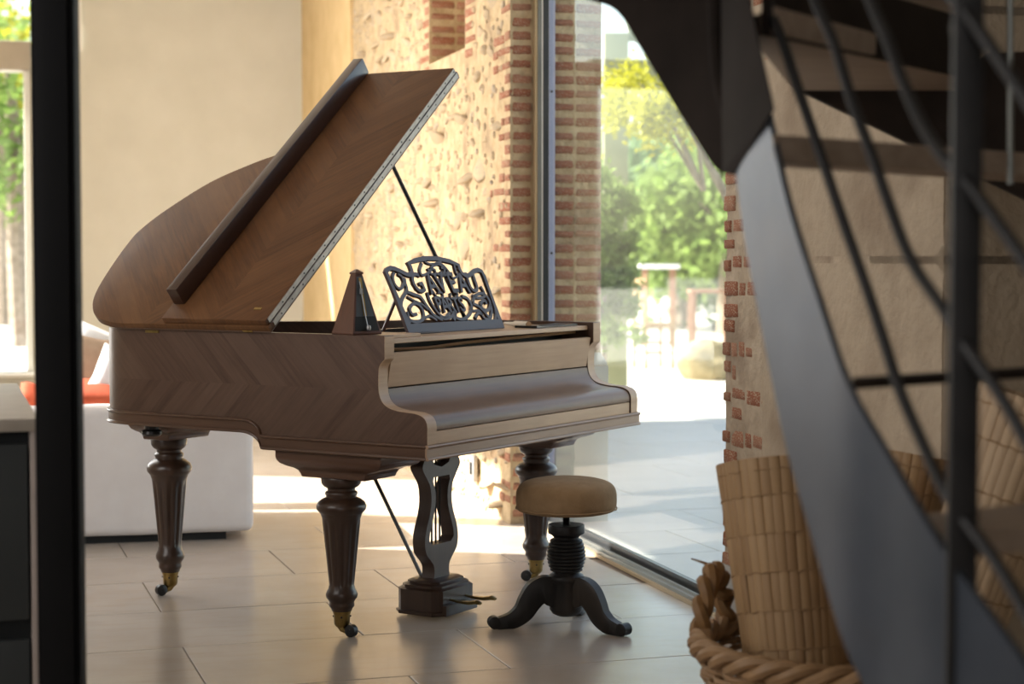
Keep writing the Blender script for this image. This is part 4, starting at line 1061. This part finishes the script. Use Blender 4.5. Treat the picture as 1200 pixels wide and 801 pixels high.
# ------------------------------------------------------------------ garden beyond the glass
def tree(name, label, x, y, h, cr, m, n, leaf, trunk_r=.12, cz=None, squash=1.0, group=None, lean=0.0, cat='tree', z0=-.05):
    t = thing(name, label, cat, (x, y, z0), random.uniform(0, 6) if not lean else 0, group)
    mb = MB(); c = cz if cz is not None else h-cr*squash
    mb.tube([(0, 0, 0), (lean*.4, 0, c*.4), (lean*.8+.05, .03, c*.8), (lean, 0, c+cr*.4)], [trunk_r*1.25, trunk_r, trunk_r*.75, trunk_r*.3], 9)
    for k in range(5):
        a = k*1.257+random.random(); e = Vector((math.cos(a)*cr*.6, math.sin(a)*cr*.6, c+cr*.35*random.random()))
        s_ = Vector((lean*.8, 0, c*.72)); mb.tube([s_, s_.lerp(e+Vector((lean, 0, 0)), .5)+Vector((0, 0, .1)), e+Vector((lean, 0, 0))], [trunk_r*.5, trunk_r*.3, trunk_r*.12], 6)
    mb.build('trunk', M['bark'], t)
    verts = []; faces = []
    gs = lambda s_: max(-1.7*s_, min(1.7*s_, random.gauss(0, s_)))
    cl_ = [Vector((gs(.45)*cr, gs(.45)*cr, gs(.42)*cr*squash)) for _ in range(26 if squash < 2 else 90)]
    for i in range(n):
        q = random.choice(cl_); p = q + Vector((random.gauss(0, 1), random.gauss(0, 1), random.gauss(0, 1)))*cr*.17 + Vector((lean, 0, c))
        if p.z < .05: p.z = .05+random.random()*.3
        a = Vector((random.gauss(0, 1), random.gauss(0, 1), random.gauss(0, 1))).normalized(); b = a.orthogonal().normalized()
        s_ = leaf*random.uniform(.6, 1.3); k = len(verts)
        verts += [p-a*s_, p+b*s_*.45, p+a*s_, p-b*s_*.45]; faces.append((k, k+1, k+2, k+3))
    me = bpy.data.meshes.new('foliage'); me.from_pydata([tuple(v) for v in verts], [], faces); me.materials.append(m)
    o = bpy.data.objects.new('foliage', me); COL.objects.link(o); o.parent = t; o['kind'] = 'stuff'
    return t
def gx(px, D): return (px-600)/2100*D
tree('garden_shrub', 'tall dense yellow-green shrub just right of the brick reveal', gx(708, 14.6), 14.6, 2.1, .27, M['leaf_green'], 5600, .038, .025, 1.30, 3.3, cat='shrub')
tree('garden_tree', 'broad fresh green tree in the middle of the glass wall', gx(800, 33), 33, 3.6, 1.9, M['leaf_blue'], 6000, .14, .14, 1.7, .8)
tree('garden_tree', 'light green tree beside the curved stair stringer', gx(850, 30), 30, 3.9, 1.6, M['leaf_green'], 5000, .13, .12, 2.1, .9)
tree('garden_tree', 'bluish distant tree behind the wooden chair', gx(752, 44), 44, 4.2, 2.0, M['leaf_blue'], 5000, .2, .15, 2.3, .9)
tree('garden_tree', 'bluish distant tree behind the pale boulder', gx(840, 48), 48, 5.0, 2.4, M['leaf_blue'], 5000, .22, .15, 2.6, .9)
tree('garden_tree', 'yellow leaved tree in front of the olive pergola beam', gx(1000, 14.5), 14.5, 3.25, .55, M['leaf_yellow'], 3000, .036, .045, 2.55, .55, lean=-1.52)
tree('garden_tree', 'tree with a pale bare trunk outside the left window', gx(28, 26), 26, 5.4, 1.9, M['leaf_green'], 1700, .11, .17, 3.5, .9, lean=-.2)
tree('garden_tree', 'yellow-green tree behind the pale trunk at the left', gx(5, 34), 34, 6.4, 2.3, M['leaf_yellow'], 2200, .17, .13, 4.2, .9)
tree('garden_tree', 'olive tree farthest back outside the left window', gx(45, 46), 46, 7.5, 3.2, M['leaf_olive'], 2200, .20, .18, 4.6, 1.0)
# pergola
pg = thing('pergola', 'olive grey timber pergola post and beam behind the brick reveal', 'pergola', (gx(722, 16.2), 16.2, -.05))
MB().box(-.12, .10, -.1, .1, 0, 3.3).build('pergola_post', M['olive_wood'], pg, .01)
zb2 = CAM_H + (300-105)/2100*16.2 + .05; zb3 = CAM_H + (300-71)/2100*16.2 + .05
MB().box(.10, 1.5, -.06, .06, zb2, zb3).build('pergola_beam', M['olive_wood'], pg, .01)
zt_ = CAM_H + (300-50)/2100*16.2 + .05
MB().box(.10, .40, -.05, .05, zt_, zt_+.22).build('pergola_beam', M['olive_wood'], pg, .01)
MB().box(1.4, 1.5, -.05, .05, 0, zb2).build('pergola_post', M['olive_wood'], pg, .01)
# low garden wall
gwl = MB(); gwl.box(-40, 40, 0, .4, -.1, .80); gw = gwl.build('garden_wall', M['far_wall'], None, .02); gw.location = (0, 62, 0); tag(gw, 'long low grey wall at the far end of the garden', 'wall')
# wooden high chair
cx = gx(766, 21); hc = thing('wooden_chair', 'tall honey coloured wooden chair out on the pale gravel', 'chair', (cx, 21, -.05), math.radians(20))
for x, y, h in ((-.17, .17, 1.12), (-.17, -.17, 1.10), (.17, .17, .62), (.17, -.17, .62)): MB().tube([(x, y, 0), (x, y, h)], .022, 8).build('leg', M['chair_wood'], hc)
MB().box(-.2, .2, -.2, .2, .48, .53).build('seat', M['chair_wood'], hc, .01)
for z in (.68, .82, .98): MB().box(-.185, -.155, -.17, .17, z, z+.07).build('back_slat', M['chair_wood'], hc, .005)
for z in (.18, .30):
    for y in (-.17, .17): MB().tube([(-.17, y, z), (.17, y, z)], .013, 6).build('stretcher', M['chair_wood'], hc)
tb = thing('garden_table', 'small white topped table behind the wooden chair', 'table', (gx(772, 26), 26, -.05))
MB().box(-.28, .28, -.28, .28, 1.13, 1.19).build('table_top', M['white_paint'], tb, .01)
for x in (-.2, .2):
    for y in (-.2, .2): MB().box(x-.03, x+.03, y-.03, y+.03, 0, 1.13).build('leg', M['rust_wood'], tb)
tr = thing('plant_stand', 'rusty brown wooden stand behind the pale boulder', 'stand', (gx(832, 22), 22, -.05))
for x in (-.22, .22):
    for y in (-.2, .2): MB().box(x-.03, x+.03, y-.03, y+.03, 0, .86).build('leg', M['rust_wood'], tr)
MB().box(-.26, .26, -.24, .24, .86, .90).build('stand_top', M['rust_wood'], tr, .01)
mb = MB(); bmesh.ops.create_icosphere(mb.bm, subdivisions=4, radius=.5)
for v in mb.bm.verts:
    v.co *= 1 + .28*mnoise.noise(v.co*2.5); v.co.z = max(v.co.z, -.35)
bo = mb.build('boulder', M['rock'], None, 0, 60); bo.scale = (.66, .5, .52); bo.location = (gx(832, 19), 19, .12); tag(bo, 'pale rounded boulder on the gravel outside', 'boulder')
